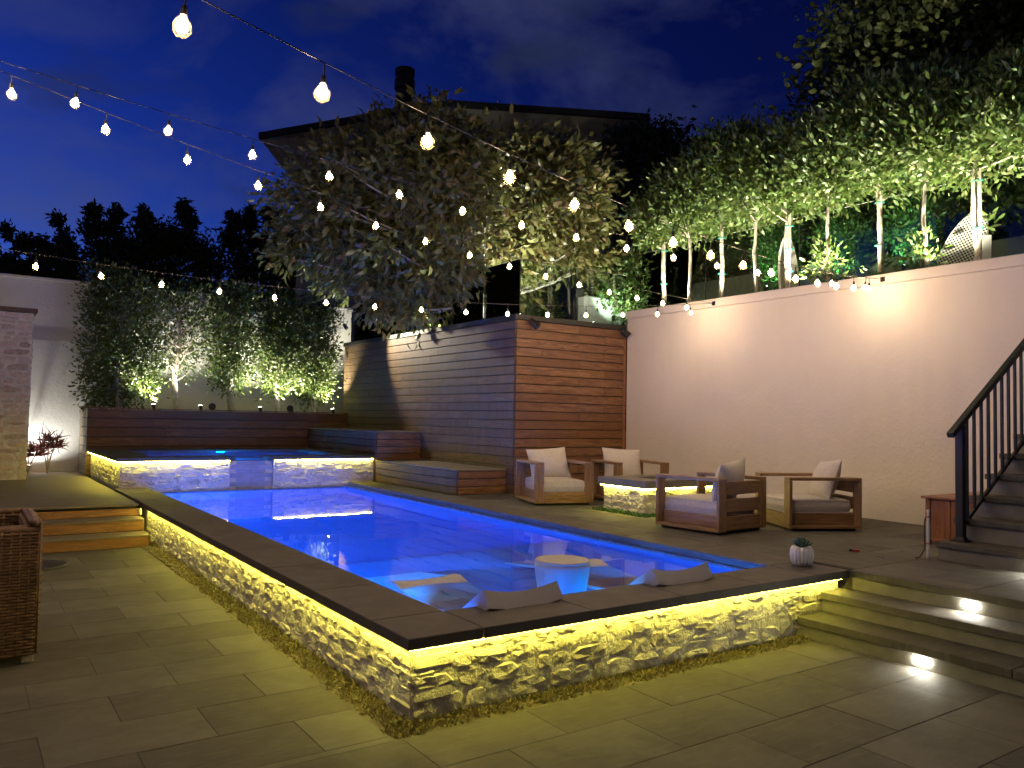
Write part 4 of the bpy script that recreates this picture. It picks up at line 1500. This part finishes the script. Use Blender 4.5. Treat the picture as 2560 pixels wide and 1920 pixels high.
# ------------------------------------------------------------------ lounge chairs
def lounge_chair(label, x, y, face, pil_rot=(0, 0, 0), pil_off=(0, 0, 0), w=0.88, d=0.86):
    """front is local -y"""
    c = thing('lounge_chair', label, 'armchair', (x, y, H), face + math.pi / 2, 'teak lounge chairs around the fire pit')
    hw, hd = w / 2, d / 2
    aw, th, ht = 0.135, 0.034, 0.595
    zb = 0.03

    def bd(name, x0, x1, y0, y1, z0, z1):
        # boards get their own origin so that the grain follows their length
        cx, cy_, cz = (x0 + x1) / 2, (y0 + y1) / 2, (z0 + z1) / 2
        sx, sy, sz = x1 - x0, y1 - y0, z1 - z0
        if sx >= sy and sx >= sz:
            return MB().cbox((0, 0, 0), (sx, sy, sz), 0.004).build(name, 'wood_teak', c, (cx, cy_, cz))
        if sy >= sz:
            return link(name, MB().cbox((0, 0, 0), (sy, sx, sz), 0.004).mesh(name, 'wood_teak'), c, (cx, cy_, cz), math.pi / 2)
        return link(name, MB().cbox((0, 0, 0), (sz, sy, sx), 0.004).mesh(name, 'wood_teak'), c, (cx, cy_, cz), rot=(0, math.pi / 2, 0))
    for s in (-1, 1):
        x0, x1 = (-hw, -hw + aw) if s < 0 else (hw - aw, hw)
        bd('armrest', x0, x1, -hd, hd, ht - th, ht)
        bd('front_post', x0, x1, -hd, -hd + th, zb + th, ht - th - 0.001)
        bd('back_post', x0, x1, hd - th, hd, zb + th, ht - th - 0.001)
        bd('base_rail', x0, x1, -hd, hd, zb, zb + th - 0.001)
        xi0, xi1 = (x1 - 0.03, x1 - 0.008) if s < 0 else (x0 + 0.008, x0 + 0.03)
        bd('side_panel', xi0, xi1, -hd + th + 0.001, hd - th - 0.001, zb + th, 0.19)
    bd('front_panel', -hw + aw + 0.001, hw - aw - 0.001, -hd + 0.002, -hd + 0.03, zb + 0.002, 0.185)
    for z0, z1 in ((zb + 0.01, 0.19), (0.235, 0.375), (0.42, 0.56)):
        bd('back_slat', -hw + aw + 0.001, hw - aw - 0.001, hd - 0.030, hd - 0.004, z0, z1)
    bd('seat_deck', -hw + aw + 0.001, hw - aw - 0.001, -hd + 0.032, hd - 0.036, 0.16, 0.178)
    MB().box(-hw + 0.05, -hd + 0.05, 0.0, hw - 0.05, hd - 0.05, zb - 0.001, 0.004).build('plinth', 'black_metal', c)
    iw = w - 2 * aw + 0.03
    cs = cushion(iw, d - 0.075, 0.175, 0.0, 18, 14, 0.3, 0.22).build('seat_cushion', 'cushion', c, (0, -0.025, 0.262), smooth=True)
    for zz in (-0.066, 0.066):
        ex, ey = iw / 2 - 0.004, (d - 0.075) / 2 - 0.004
        ring = [(-ex + 0.02, -ey, zz), (ex - 0.02, -ey, zz), (ex, -ey + 0.02, zz), (ex, ey - 0.02, zz), (ex - 0.02, ey, zz), (-ex + 0.02, ey, zz), (-ex, ey - 0.02, zz), (-ex, -ey + 0.02, zz), (-ex + 0.02, -ey, zz)]
        MB().tube(ring, 0.005, 6, False).build('piping', 'cushion', cs)
    pl = link('back_pillow', cushion(0.63, 0.48, 0.21, 0.06, 18, 2.4, 1.2, 0.6).mesh('back_pillow', 'cushion', True), c, (pil_off[0], hd - 0.20 + pil_off[1], 0.545 + pil_off[2]),
              rot=(R(68) + pil_rot[0], pil_rot[1], pil_rot[2]))
    return c


lounge_chair('teak lounge chair with cushions between the timber bench and the fire pit', 7.08, 9.14, R(-107), (0, R(-4), R(3)))
lounge_chair('teak lounge chair against the white wall corner, behind the fire pit', 8.26, 8.84, R(-107), (0, R(3), R(-2)))
lounge_chair('teak lounge chair with slatted back turned to the pool, in front of the fire pit', 6.99, 6.14, R(95), (0.1, R(6), R(10)), (0.02, 0.02, 0.0))
lounge_chair('teak lounge chair seen from its side, nearest the stairs', 8.18, 5.74, R(153), (0.05, R(-5), R(-8)))

# ------------------------------------------------------------------ fire pit
fx0, fx1, fy0, fy1 = FIRE
fp = thing('fire_pit', 'square stone fire pit table with thick slab top and yellow strip light', 'fire pit', ((fx0 + fx1) / 2, (fy0 + fy1) / 2, H))
b = MB().box(fx0 + 0.07, fy0 + 0.07, 0.42, fx1 - 0.07, fy1 - 0.07, 0.797, 0.003)
b.build('mortar_core', 'mortar', fp, at((0, 0, 0), fp))
fz0, fz1 = 0.45 - H, 0.79 - H
stone_face(fp, at((fx0 + 0.07, fy0 + 0.068, 0), fp)[:2] + (0,), 0, fx1 - fx0 - 0.14, fz0, fz1, 'ledgestone', row=(0.07, 0.12), wid=(0.1, 0.26))
stone_face(fp, at((fx0 + 0.068, fy1 - 0.07, 0), fp)[:2] + (0,), -math.pi / 2, fy1 - fy0 - 0.14, fz0, fz1, 'ledgestone', row=(0.07, 0.12), wid=(0.1, 0.26))
hole = (fx0 + 0.42, fx1 - 0.42, fy0 + 0.30, fy1 - 0.30)
for (a0, a1, c0, c1) in ((fx0, fx1, fy0, hole[2]), (fx0, fx1, hole[3], fy1), (fx0, hole[0], hole[2], hole[3]), (hole[1], fx1, hole[2], hole[3])):
    slab(fp, [(a0, c0), (a1, c0), (a1, c1), (a0, c1)], 0.80, 0.90, 'concrete', 'top_slab')
MB().box(hole[0], hole[2], 0.79, hole[1], hole[3], 0.84, 0.002).build('burner_tray', 'black_metal', fp, at((0, 0, 0), fp))
b = MB().box(fx0 + 0.035, fy0 + 0.03, 0.790, fx1 - 0.03, fy0 + 0.04, 0.798, 0.001)
b.box(fx0 + 0.03, fy0 + 0.045, 0.790, fx0 + 0.04, fy1 - 0.03, 0.798, 0.001)
b.build('light_strip', 'strip_light', fp, at((0, 0, 0), fp))


def fp_area(r, n):
    k = r.random(n) < 0.6
    u, v = r.random(n), r.random(n)
    x = np.where(k, fx0 - 0.15 + u * (fx1 - fx0 + 0.1), fx0 - 0.15 + v * 0.20)
    y_ = np.where(k, fy0 - 0.15 + v * 0.20, fy0 - 0.15 + u * (fy1 - fy0 + 0.1))
    return np.stack([x, y_, np.full(n, H - 0.01)], 1)


tag(blades('ground_cover', 2600, fp_area, 0.06, 'leaf_green', seed=9), 'low green ground cover at the foot of the fire pit', 'ground cover', kind='stuff')

# ------------------------------------------------------------------ loungers and table standing in the pool
def pool_lounger(label, x0, x1):
    t_ = thing('pool_lounger', label, 'lounger', ((x0 + x1) / 2, 4.9, SH), group='white in-pool loungers')
    # side profile, y and z
    prof = [(4.21, 0.59), (4.31, 0.525), (4.45, 0.43), (4.60, 0.32), (4.74, 0.24), (4.88, 0.20), (5.02, 0.215), (5.18, 0.29), (5.32, 0.385), (5.44, 0.418), (5.54, 0.412), (5.66, 0.36), (5.80, 0.28), (5.98, 0.19), (6.10, 0.14)]
    th = [0.10, 0.10, 0.105, 0.11, 0.11, 0.10, 0.10, 0.11, 0.12, 0.12, 0.11, 0.10, 0.08, 0.06, 0.04]
    vs, fs = [], []
    nx = 8
    for (y, z), h_ in zip(prof, th):
        for s in (0, 1):
            for i in range(nx + 1):
                u = i / nx
                dish = 0.018 * (1 - (2 * u - 1) ** 2) * (1 if s == 0 else 0.5)
                if y < 4.4:
                    dish += 0.02 * (1 - (2 * u - 1) ** 2)
                vs.append((x0 + (x1 - x0) * u, y - (s * (0.075 if y < 4.25 else 0.05 if y < 4.4 else 0.0)), max(SH + 0.002, z - dish - s * h_)))
    m = 2 * (nx + 1)
    for k in range(len(prof) - 1):
        for i in range(nx):
            fs.append((k * m + i, k * m + i + 1, (k + 1) * m + i + 1, (k + 1) * m + i))
            fs.append((k * m + nx + 1 + i, (k + 1) * m + nx + 1 + i, (k + 1) * m + nx + 2 + i, k * m + nx + 2 + i))
        fs.append((k * m, (k + 1) * m, (k + 1) * m + nx + 1, k * m + nx + 1))
        fs.append((k * m + nx, k * m + 2 * nx + 1, (k + 1) * m + 2 * nx + 1, (k + 1) * m + nx))
    for i in range(nx):
        fs.append((i, nx + 1 + i, nx + 2 + i, i + 1))
    MB().add(vs, fs).build('lounger_shell', 'pool_plastic', t_, at((0, 0, 0), t_), smooth=False)
    MB().box(x0 + 0.06, 4.42, SH, x1 - 0.06, 4.62, 0.25, 0.01).build('foot', 'pool_plastic', t_, at((0, 0, 0), t_))
    MB().box(x0 + 0.06, 5.35, SH, x1 - 0.06, 5.6, 0.29, 0.01).build('foot', 'pool_plastic', t_, at((0, 0, 0), t_))
    return t_


pool_lounger('white curved lounger standing in the pool at its near corner', 2.72, 3.30)
pool_lounger('white curved lounger standing in the pool beyond the round table', 4.17, 4.75)
tb = thing('pool_table', 'white round drum table standing in the pool between two loungers', 'table', (3.78, 4.76, SH))
MB().lathe([(0.10, 0.0), (0.155, 0.004), (0.15, 0.06), (0.165, 0.16), (0.185, 0.28), (0.203, 0.40), (0.208, 0.46), (0.204, 0.488)], 40).build('table_body', 'pool_plastic', tb, smooth=True)
MB().lathe([(0.205, 0.489), (0.207, 0.498), (0.200, 0.506), (0.10, 0.507), (0.0, 0.507)], 40).build('table_top', 'pool_plastic', tb, smooth=False)

# ------------------------------------------------------------------ pot with succulent
pt = thing('plant_pot', 'white ribbed ceramic pot with a small succulent on the pool coping', 'plant pot', (5.88, 4.17, H))
MB().lathe([(0.05, 0.0), (0.066, 0.006), (0.080, 0.04), (0.087, 0.085), (0.083, 0.13), (0.072, 0.158), (0.066, 0.158), (0.062, 0.135), (0.0, 0.13)], 108, rib=0.13, ribn=18, cap=False).build('pot', 'white_ceramic', pt, smooth=True)
MB().lathe([(0.0, 0.136), (0.066, 0.137)], 24, cap=False).build('potting_soil', 'soil', pt)
b = MB()
rs = random.Random(4)
for k in range(34):
    th = k * 2.399
    el = R(82 - k * 1.9)
    L = 0.05 + 0.045 * (k / 34)
    if k < 10:
        L += 0.02
    d_ = Vector((math.cos(th) * math.cos(el), math.sin(th) * math.cos(el), math.sin(el)))
    p0 = Vector((0, 0, 0.15)) + d_ * 0.008
    b.tube([p0, p0 + d_ * L * 0.45, p0 + d_ * L * 0.8 + Vector((0, 0, 0.004)), p0 + d_ * L + Vector((0, 0, 0.008))], [0.005, 0.010, 0.008, 0.001], 6)
b.build('succulent', 'succulent', pt, smooth=True)

# small things lying on the upper patio
lg = thing('lighter', 'small red lighter with black end lying on the upper patio', 'lighter', (6.96, 4.37, H + 0.012), R(-56))
MB().box(-0.01, -0.012, -0.011, 0.05, 0.012, 0.011, 0.004).build('body', 'red_plastic', lg)
MB().box(-0.045, -0.012, -0.011, -0.011, 0.012, 0.011, 0.003).build('cap', 'black_metal', lg)
for k, (x, y, rz, lab) in enumerate(((7.35, 4.12, 0.4, 'curled dead leaf lying on the paving near the striped stick'), (6.83, 4.03, 1.2, 'dark dead leaf lying on the paving near the lighter'))):
    lf = MB()
    lf.add([(-0.05, 0, 0.004), (-0.015, -0.018, 0.014), (0.025, -0.015, 0.01), (0.055, 0, 0.004), (0.025, 0.015, 0.016), (-0.015, 0.017, 0.01)], [(0, 1, 5), (1, 2, 4, 5), (2, 3, 4)])
    tag(lf.build('dead_leaf', 'bark_dark', None, (x, y, H + 0.001), rz), lab, 'leaf')
sk_ = thing('striped_stick', 'white stick with red bands and black strap leaning on the stairs', 'stick', (7.20, 3.80, H))
dx = Vector((0.004, -0.004, 0.44))
def lp(u):
    return dx * u
MB().tube([lp(0), lp(.1), lp(.4), lp(.55), lp(.7), lp(.86), lp(.93), lp(.98), lp(1)], [.012, .014, .017, .019, .018, .013, .013, .019, .012], 12).build('shaft', 'white_plastic', sk_, smooth=True)
for u in (0.30, 0.84):
    rr_ = 0.018 if u < .5 else 0.0150
    MB().tube([lp(u), lp(u + .028)], rr_, 12).build('band', 'red_plastic', sk_)
MB().tube([lp(.84) + Vector((-.012, .02, 0)), lp(.75) + Vector((-.02, .025, 0)), lp(.4) + Vector((-.022, .022, 0)), lp(.2) + Vector((-.02, .02, 0)), Vector((-.05, .05, .01)), Vector((-.08, .07, .006))], 0.006, 6).build('strap', 'black_metal', sk_)

# ------------------------------------------------------------------ timber chest by the stairs
ch = thing('storage_chest', 'reddish wooden storage chest against the white wall by the stairs', 'chest', (8.7, 4.08, H))
cx0, cx1, cy0, cy1 = 8.15, 9.30, 3.83, 4.33


def chb(name, x0, y0, z0, x1, y1, z1):
    sx, sy, sz = x1 - x0, y1 - y0, z1 - z0
    c_ = at(((x0 + x1) / 2, (y0 + y1) / 2, (z0 + z1) / 2), ch)
    if sx >= sy and sx >= sz:
        return MB().cbox((0, 0, 0), (sx, sy, sz), 0.004).build(name, 'wood_chest', ch, c_)
    if sy >= sz:
        return link(name, MB().cbox((0, 0, 0), (sy, sx, sz), 0.004).mesh(name, 'wood_chest'), ch, c_, math.pi / 2)
    return link(name, MB().cbox((0, 0, 0), (sz, sy, sx), 0.004).mesh(name, 'wood_chest'), ch, c_, rot=(0, math.pi / 2, 0))


for x in (cx0, cx1 - 0.05):
    for y in (cy0, cy1 - 0.05):
        chb('leg', x, y, H, x + 0.05, y + 0.05, 0.925)
chb('end_panel', cx0 + 0.012, cy0 + 0.051, 0.53, cx0 + 0.03, (cy0 + cy1) / 2 - 0.002, 0.92)
chb('end_panel', cx0 + 0.012, (cy0 + cy1) / 2 + 0.002, 0.53, cx0 + 0.03, cy1 - 0.051, 0.92)
chb('rail', cx0 + 0.008, cy0 + 0.051, 0.50, cx0 + 0.035, cy1 - 0.051, 0.529)
chb('side_panel', cx0 + 0.051, cy1 - 0.03, 0.50, cx1 - 0.051, cy1 - 0.01, 0.92)
chb('side_panel', cx0 + 0.051, cy0 + 0.01, 0.50, cx1 - 0.051, cy0 + 0.03, 0.92)
chb('lid', cx0 - 0.03, cy0 - 0.02, 0.927, cx1 + 0.02, cy1 + 0.03, 0.95)

# ------------------------------------------------------------------ stairs up to the house
stairs = thing('stairs', 'grey stone stairs rising to the upper level at the picture edge', 'stairs', (7.25, 3.2, H))
SYW = 3.74
for i in range(8):
    z = H + 0.165 + i * 0.19
    x = 7.22 + i * 0.30
    if i:
        z = H + 0.165 + i * 0.193
    MB().box(x, 0.5, z - 0.05, x + 0.36, SYW, z, 0.004).build('tread', 'paving', stairs, at((0, 0, 0), stairs))
    MB().box(x + 0.03, 0.5, z - (0.165 if i == 0 else 0.194), x + 0.36, SYW - (0.02 if i else 0.006), z - 0.051, 0.002).build('riser', 'concrete', stairs, at((0, 0, 0), stairs))
MB().box(7.245, 2.86, H + 0.06, 7.249, 2.99, H + 0.09, 0.001).build('step_light', 'step_white', stairs, at((0, 0, 0), stairs))
MB().box(7.225, 2.85, H + 0.093, 7.249, 3.0, H + 0.108, 0.002).build('lamp_hood', 'black_metal', stairs, at((0, 0, 0), stairs))

rail = thing('stair_railing', 'black metal railing with thin balusters on the stairs', 'railing', (7.42, 3.62, 0.635))
sl_ = 0.63
def rz_(x):
    return 1.60 + (x - 7.27) * sl_
def rb_(x):
    return 0.80 + (x - 7.50) * sl_
MB().box(7.387, 3.587, 0.66, 7.453, 3.653, rz_(7.42) - 0.02, 0.003).build('post', 'black_metal', rail, at((0, 0, 0), rail))
M_ = Matrix.Translation(at((7.42, 3.62, 0.636), rail)) @ Matrix.Rotation(math.pi / 4, 4, 'Z')
MB().lathe([(0.095, 0.0), (0.095, 0.012), (0.075, 0.014), (0.05, 0.035), (0.038, 0.06)], 4, M=M_).build('base_plate', 'black_metal', rail)
a = math.atan(sl_)
for nm, z_, xa, xb, hh, ww_ in (('handrail', rz_, 7.24, 9.4, 0.05, 0.06), ('bottom_rail', rb_, 7.44, 9.4, 0.036, 0.03)):
    L = (xb - xa) / math.cos(a)
    link(nm, MB().cbox((0, 0, 0), (L, ww_, hh), 0.004).mesh(nm, 'black_metal'), rail, at(((xa + xb) / 2, 3.62, z_((xa + xb) / 2)), rail), rot=(0, -a, 0))
x = 7.535
while x < 9.35:
    MB().box(x - 0.012, 3.608, rb_(x) - 0.005, x + 0.012, 3.632, rz_(x), 0.002).build('baluster', 'black_metal', rail, at((0, 0, 0), rail))
    x += 0.136

# ------------------------------------------------------------------ wicker armchair at the picture edge
wk = thing('wicker_armchair', 'brown woven wicker armchair at the picture edge by the timber steps', 'armchair', (0.05, 6.55, 0))
def weave(name, path, z0, z1fn, inward, rows_sp=0.0205, off=0.0):
    """horizontal strands that pass in front of and behind upright stakes along a path"""
    b = MB()
    L = [0]
    for p, q in zip(path[:-1], path[1:]):
        L.append(L[-1] + math.hypot(q[0] - p[0], q[1] - p[1]))
    def pt_(s):
        for k in range(len(path) - 1):
            if s <= L[k + 1] + 1e-9:
                u = (s - L[k]) / (L[k + 1] - L[k])
                p, q = path[k], path[k + 1]
                d_ = ((q[0] - p[0]) / (L[k + 1] - L[k]), (q[1] - p[1]) / (L[k + 1] - L[k]))
                return (p[0] + (q[0] - p[0]) * u, p[1] + (q[1] - p[1]) * u), (d_[1], -d_[0])
        return path[-1], (0, 0)
    st_ = 0.052
    z = z0
    row = 0
    N = int(L[-1] / (st_ / 2))
    zmax = max(z1fn(s) for s in np.linspace(0, L[-1], 30))
    while z < zmax:
        pts, rd = [], []
        for k in range(N + 1):
            s = min(k * st_ / 2, L[-1])
            if z > z1fn(s):
                if len(pts) > 2:
                    b.tube(pts, 0.0098, 4)
                pts = []
                continue
            (x_, y_), n_ = pt_(s)
            ph = 0.0075 * math.cos(math.pi * (k / 2 + row)) if True else 0
            pts.append((x_ + n_[0] * (ph + off), y_ + n_[1] * (ph + off), z + random.uniform(-.0012, .0012)))
        if len(pts) > 2:
            b.tube(pts, 0.0098, 4)
        z += rows_sp
        row += 1
    s = 0.0
    while s <= L[-1]:
        (x_, y_), n_ = pt_(s)
        b.tube([(x_ + n_[0] * off, y_ + n_[1] * off, z0), (x_ + n_[0] * off, y_ + n_[1] * off, z1fn(s))], 0.007, 4)
        s += st_
    # rolled rim
    rim = []
    for k in range(0, 61):
        s = L[-1] * k / 60
        (x_, y_), n_ = pt_(s)
        rim.append((x_ + n_[0] * (off + 0.03 * inward), y_ + n_[1] * (off + 0.03 * inward), z1fn(s) + 0.006))
    b.tube(rim, 0.022, 7)
    return b.build(name, 'wicker', wk, at((0, 0, 0), wk), smooth=True)


X0w, X1w, Y0w, Y1w = -0.42, 0.475, 6.13, 6.98
weave('near_arm', [(X0w, Y0w), (X1w, Y0w)], 0.06, lambda s: 0.86 + 0.01 * math.sin(s * 5), -1)
weave('woven_back', [(X1w, Y0w + 0.0), (X1w, Y1w)], 0.06, lambda s: 0.90 + 0.02 * math.sin(s * 4), -1)
weave('inner_back', [(X1w - 0.075, Y0w + 0.06), (X1w - 0.075, Y1w - 0.06)], 0.06, lambda s: 0.90, 1)
weave('far_arm', [(X1w, Y1w), (X0w, Y1w)], 0.06, lambda s: 0.90, -1)
weave('inner_far_arm', [(X1w - 0.075, Y1w - 0.075), (X0w, Y1w - 0.075)], 0.06, lambda s: 0.90, 1)
weave('inner_near_arm', [(X1w - 0.075, Y0w + 0.075), (X0w, Y0w + 0.075)], 0.06, lambda s: 0.86, 1)
MB().box(X0w, Y0w + 0.02, 0.05, X1w - 0.02, Y1w - 0.02, 0.34, 0.01).build('seat_base', 'bark_dark', wk, at((0, 0, 0), wk))
cushion(0.72, 0.66, 0.14).build('seat_cushion', 'cushion', wk, at((-0.05, 6.55, 0.41), wk), smooth=True)
for x in (X0w + 0.05, X1w - 0.045):
    for y in (Y0w + 0.045, Y1w - 0.045):
        MB().box(x - 0.035, y - 0.035, 0.0, x + 0.035, y + 0.035, 0.058, 0.006).build('leg', 'bark_pale', wk, at((0, 0, 0), wk))
tbp = thing('umbrella_base', 'flat round dark metal base plate on the paving behind the wicker armchair', 'umbrella base', (0.72, 9.85, 0))
MB().lathe([(0.30, 0.0), (0.305, 0.008), (0.30, 0.02), (0.06, 0.026), (0.0, 0.026)], 36, cap=False).build('plate', 'roof_cap', tbp)
MB().lathe([(0.03, 0.026), (0.03, 0.10), (0.024, 0.10), (0.024, 0.03)], 16, cap=False).build('sleeve', 'roof_cap', tbp)


# ------------------------------------------------------------------ boards leaning in the upper garden
def surfboard(label, loc, L, W, rot, deckmat, railmat):
    s_ = thing('surfboard', label, 'surfboard', loc)
    s_.rotation_euler = rot
    N = 22
    out = []
    for k in range(N + 1):
        u = k / N
        w_ = W / 2 * (math.sin(math.pi * min(1, (0.06 + 0.94 * u))) ** 0.55) * (1 if u < 0.5 else 1.0)
        out.append((w_, u * L))
    poly = [(w_, z) for w_, z in out] + [(-w_, z) for w_, z in out[::-1]]
    def ring(k, y):
        return [(x * k, y, L / 2 + (z - L / 2) * (1 - (1 - k) * 0.2)) for x, z in poly]
    n_ = len(poly)
    vs = ring(0.93, -0.032) + ring(1.0, -0.012) + ring(1.0, 0.012) + ring(0.93, 0.032)
    fs = []
    for q in range(3):
        for i in range(n_):
            j = (i + 1) % n_
            fs.append((q * n_ + i, q * n_ + j, (q + 1) * n_ + j, (q + 1) * n_ + i))
    fs.append(tuple(range(3 * n_, 4 * n_)))
    MB().add(vs, fs).build('rail', railmat, s_, smooth=False)
    d_ = [(x * 0.9, -0.0335, L / 2 + (z - L / 2) * 0.975) for x, z in poly]
    MB().add(d_ + ring(0.93, -0.032), [tuple(range(n_ - 1, -1, -1))] + [(i, (i + 1) % n_, n_ + (i + 1) % n_, n_ + i) for i in range(n_)]).build('deck_pad', deckmat, s_)
    return s_


surfboard('black and white checkered board leaning among the clipped trees', (10.72, 5.42, 3.42), 1.22, 0.50, (R(-8), R(20), R(-68)), 'checks', 'white_plastic')
surfboard('pale board with white rim standing behind a clipped tree', (10.85, 7.93, 3.42), 1.30, 0.36, (R(-4), 0, R(-20)), 'low_wall_stucco', 'white_plastic')
gp = thing('garden_pot', 'small white square pot with a leafy sprig on the upper garden edge', 'plant pot', (11.0, 5.03, 3.98))
MB().lathe([(0.06, -0.56), (0.07, -0.1), (0.075, 0.20), (0.065, 0.20), (0.06, 0.16), (0.0, 0.16)], 4, cap=False).build('pot', 'white_ceramic', gp)
r_ = np.random.default_rng(9)
P = np.stack([r_.normal(size=26) * .02, -0.02 - r_.random(26) * .12, 0.2 + r_.random(26) * .34], 1)
D = np.stack([r_.normal(size=26), r_.normal(size=26), 0.6 + r_.random(26)], 1); D /= np.linalg.norm(D, axis=1)[:, None]
leaf_obj('sprig', P, D, np.full(26, 0.12), 0.36, 'leaf_row', gp, r_)

# ------------------------------------------------------------------ red-leaved plants behind the deck
for k, (x, y, hgt, lab) in enumerate(((1.10, 17.55, 0.42, 'red strappy-leaved plant close to the stone pillar'), (1.42, 17.6, 0.62, 'taller red strappy-leaved plant between the pillar and the planter'))):
    pl_ = thing('cordyline', lab, 'plant', (x, y, 0.45))
    b = MB()
    heads = [Vector((0, 0, hgt)), Vector((0.10, -0.03, hgt * 0.8)), Vector((-0.09, 0.02, hgt * 0.72))]
    for h_ in heads:
        b.tube(bez((0, 0, 0), (h_.x * 0.2, h_.y * 0.2, h_.z * .6), h_, 5), 0.014, 6)
    b.build('stem', 'bark_grey', pl_)
    r_ = np.random.default_rng(500 + k)
    n = 60 * 1
    Ps, Ds = [], []
    for h_ in heads:
        d_ = r_.normal(size=(n, 3)); d_[:, 2] = np.abs(d_[:, 2]) * 0.7 + 0.1
        d_ /= np.linalg.norm(d_, axis=1)[:, None]
        Ps.append(np.tile(np.array(h_), (n, 1))); Ds.append(d_)
    leaf_obj('foliage', np.concatenate(Ps), np.concatenate(Ds), r_.uniform(0.18, 0.36, n * 3), 0.085, 'leaf_red', pl_, r_, droop=0.6)


# ------------------------------------------------------------------ landscape lights
def uplight(label, loc, target, energy, col=(1.0, 0.93, 0.72), angle=80, glow=False, group=None, blend=0.7, rad=0.02):
    u = thing('uplight', label, 'uplight', loc, group=group)
    d_ = (Vector(target) - Vector(loc)).normalized()
    MB().tube([(0, 0, -0.12), (0, 0, -0.005)], 0.008, 6).build('stake', 'black_metal', u)
    MB().tube([d_ * -0.03, d_ * 0.05, d_ * 0.085], [0.028, 0.034, 0.038], 12).build('lamp_head', 'black_metal', u)
    fc = MB().tube([d_ * 0.0855, d_ * 0.089], 0.033, 12).build('lens', 'lamp_face', u)
    p = Vector(loc) + d_ * 0.10
    sp_ = spot('uplight_beam', tuple(p), target, energy * 8.0, col, angle, blend, rad, u)
    return u


WARM = (1.0, 0.93, 0.70)
PZ = PLZ + 0.02
uplight('black uplight between the dense hedge tree and the bare one', (3.18, 17.13, PZ), (3.0, 17.55, 3.6), 62, WARM, 110)
uplight('black uplight at the foot of the bare pale hedge tree', (4.08, 17.12, PZ), (3.75, 17.55, 3.6), 26, WARM, 100)
uplight('black uplight right of the thick grey hedge trunk', (5.30, 17.12, PZ), (5.1, 17.6, 3.6), 62, WARM, 110)
uplight('black uplight in front of the bright green hedge tree', (5.98, 17.10, PZ), (5.9, 17.6, 3.5), 56, WARM, 110)
uplight('brightly shining uplight at the planter end by the timber block', (6.93, 17.10, PZ), (6.6, 17.4, 3.6), 55, WARM, 110)
uplight('black uplight hidden among the red-leaved plants by the wall', (1.12, 17.78, 0.52), (1.35, 18.2, 2.2), 13, (1.0, 0.97, 0.86), 150, rad=0.012)
# round discs clipped to the planter edge
for x, lab in ((4.28, 'round black disc standing on the planter edge near the bare hedge tree'), (5.92, 'round black disc standing on the planter edge near the bright green hedge tree')):
    dk = thing('round_marker', lab, 'disc', (x, 17.06, PLZ + 0.02))
    MB().lathe([(0.0, -0.012), (0.07, -0.012), (0.075, 0.0), (0.07, 0.012), (0.0, 0.012)], 22, cap=False, M=Matrix.Translation((0, 0, 0.065)) @ Matrix.Rotation(math.pi / 2, 4, 'X')).build('disc', 'black_metal', dk)
    MB().box(-0.01, -0.01, -0.03, 0.01, 0.01, 0.0, 0.001).build('clip', 'black_metal', dk)
GU = 'uplights behind the white wall'
for k, (y, e) in enumerate(((4.2, 50), (5.2, 46), (6.5, 46), (7.3, 42), (8.6, 40), (9.9, 36))):
    u = uplight(('uplight behind the white wall cap, nearest the stairs', 'uplight behind the white wall cap under the checkered board', 'uplight behind the white wall cap at the trunk with three green ties', 'uplight behind the white wall cap by the leafy sapling', 'uplight behind the white wall cap below the middle of the clipped row', 'uplight behind the white wall cap nearest the timber block')[k], (10.0, y, 3.56), (10.35, y, 5.4), e, (1.0, 0.95, 0.66), 125, group=GU)
for k, (y, lab) in enumerate(((7.7, 'green garden light at the shrub right of the white rimmed board'), (6.5, 'green garden light at the shrub behind the checkered board'), (9.0, 'green garden light at the shrub left of the white rimmed board'))):
    uplight(lab, (11.6, y, 4.0), (12.0, y, 4.7), 7, (0.55, 1.0, 0.5), 110)
uplight('uplight at the shrub behind the glass by the wall corner', (10.2, 11.4, 3.6), (10.9, 11.9, 4.5), 14, (0.8, 1.0, 0.75), 110)
uplight('uplight at the white trunk of the big-leaved tree', (7.72, 12.1, 3.34), (8.06, 12.8, 4.1), 45, (1.0, 0.96, 0.88), 80)
uplight('added uplight brightening the big-leaved tree at the near corner of the timber block', (7.62, 10.75, 3.32), (7.0, 12.6, 5.6), 52, (1.0, 0.94, 0.76), 135)  # added lamp without a known fixture, lifts the front of the crown
uplight('added uplight brightening the big-leaved tree at the white wall side', (9.2, 10.75, 3.32), (9.0, 12.4, 5.8), 18, (1.0, 0.94, 0.76), 130)  # also added, fills the crown above the white wall
uplight('added uplight brightening the big-leaved tree halfway along the timber block', (7.55, 13.3, 3.32), (6.2, 13.3, 5.4), 110, (1.0, 0.95, 0.75), 130)  # made-up fill lamp for the middle of the crown
uplight('added uplight brightening the big-leaved tree by the garden wall end', (7.55, 15.6, 3.32), (6.0, 14.5, 5.2), 110, (1.0, 0.95, 0.75), 130)  # invented lamp, brightens the far left of the crown
# lamp fixed in the big-leaved tree that washes the weathered cladding
tl_ = thing('tree_downlight', 'small downlight hung from the big-leaved tree beside the timber block', 'downlight', (6.45, 15.5, 3.50))
MB().tube([(0, 0, 0.85), (0, 0, 0.04)], 0.006, 6).build('cord', 'black_metal', tl_)
MB().tube([(0, 0, 0.05), (0.03, -0.03, 0.0), (0.06, -0.06, -0.05)], [0.03, 0.04, 0.042], 12).build('lamp_head', 'black_metal', tl_)
spot('downlight_beam', (6.53, 15.42, 3.43), (7.24, 13.7, 2.85), 260, (1.0, 0.86, 0.62), 84, 0.6, 0.04, tl_)
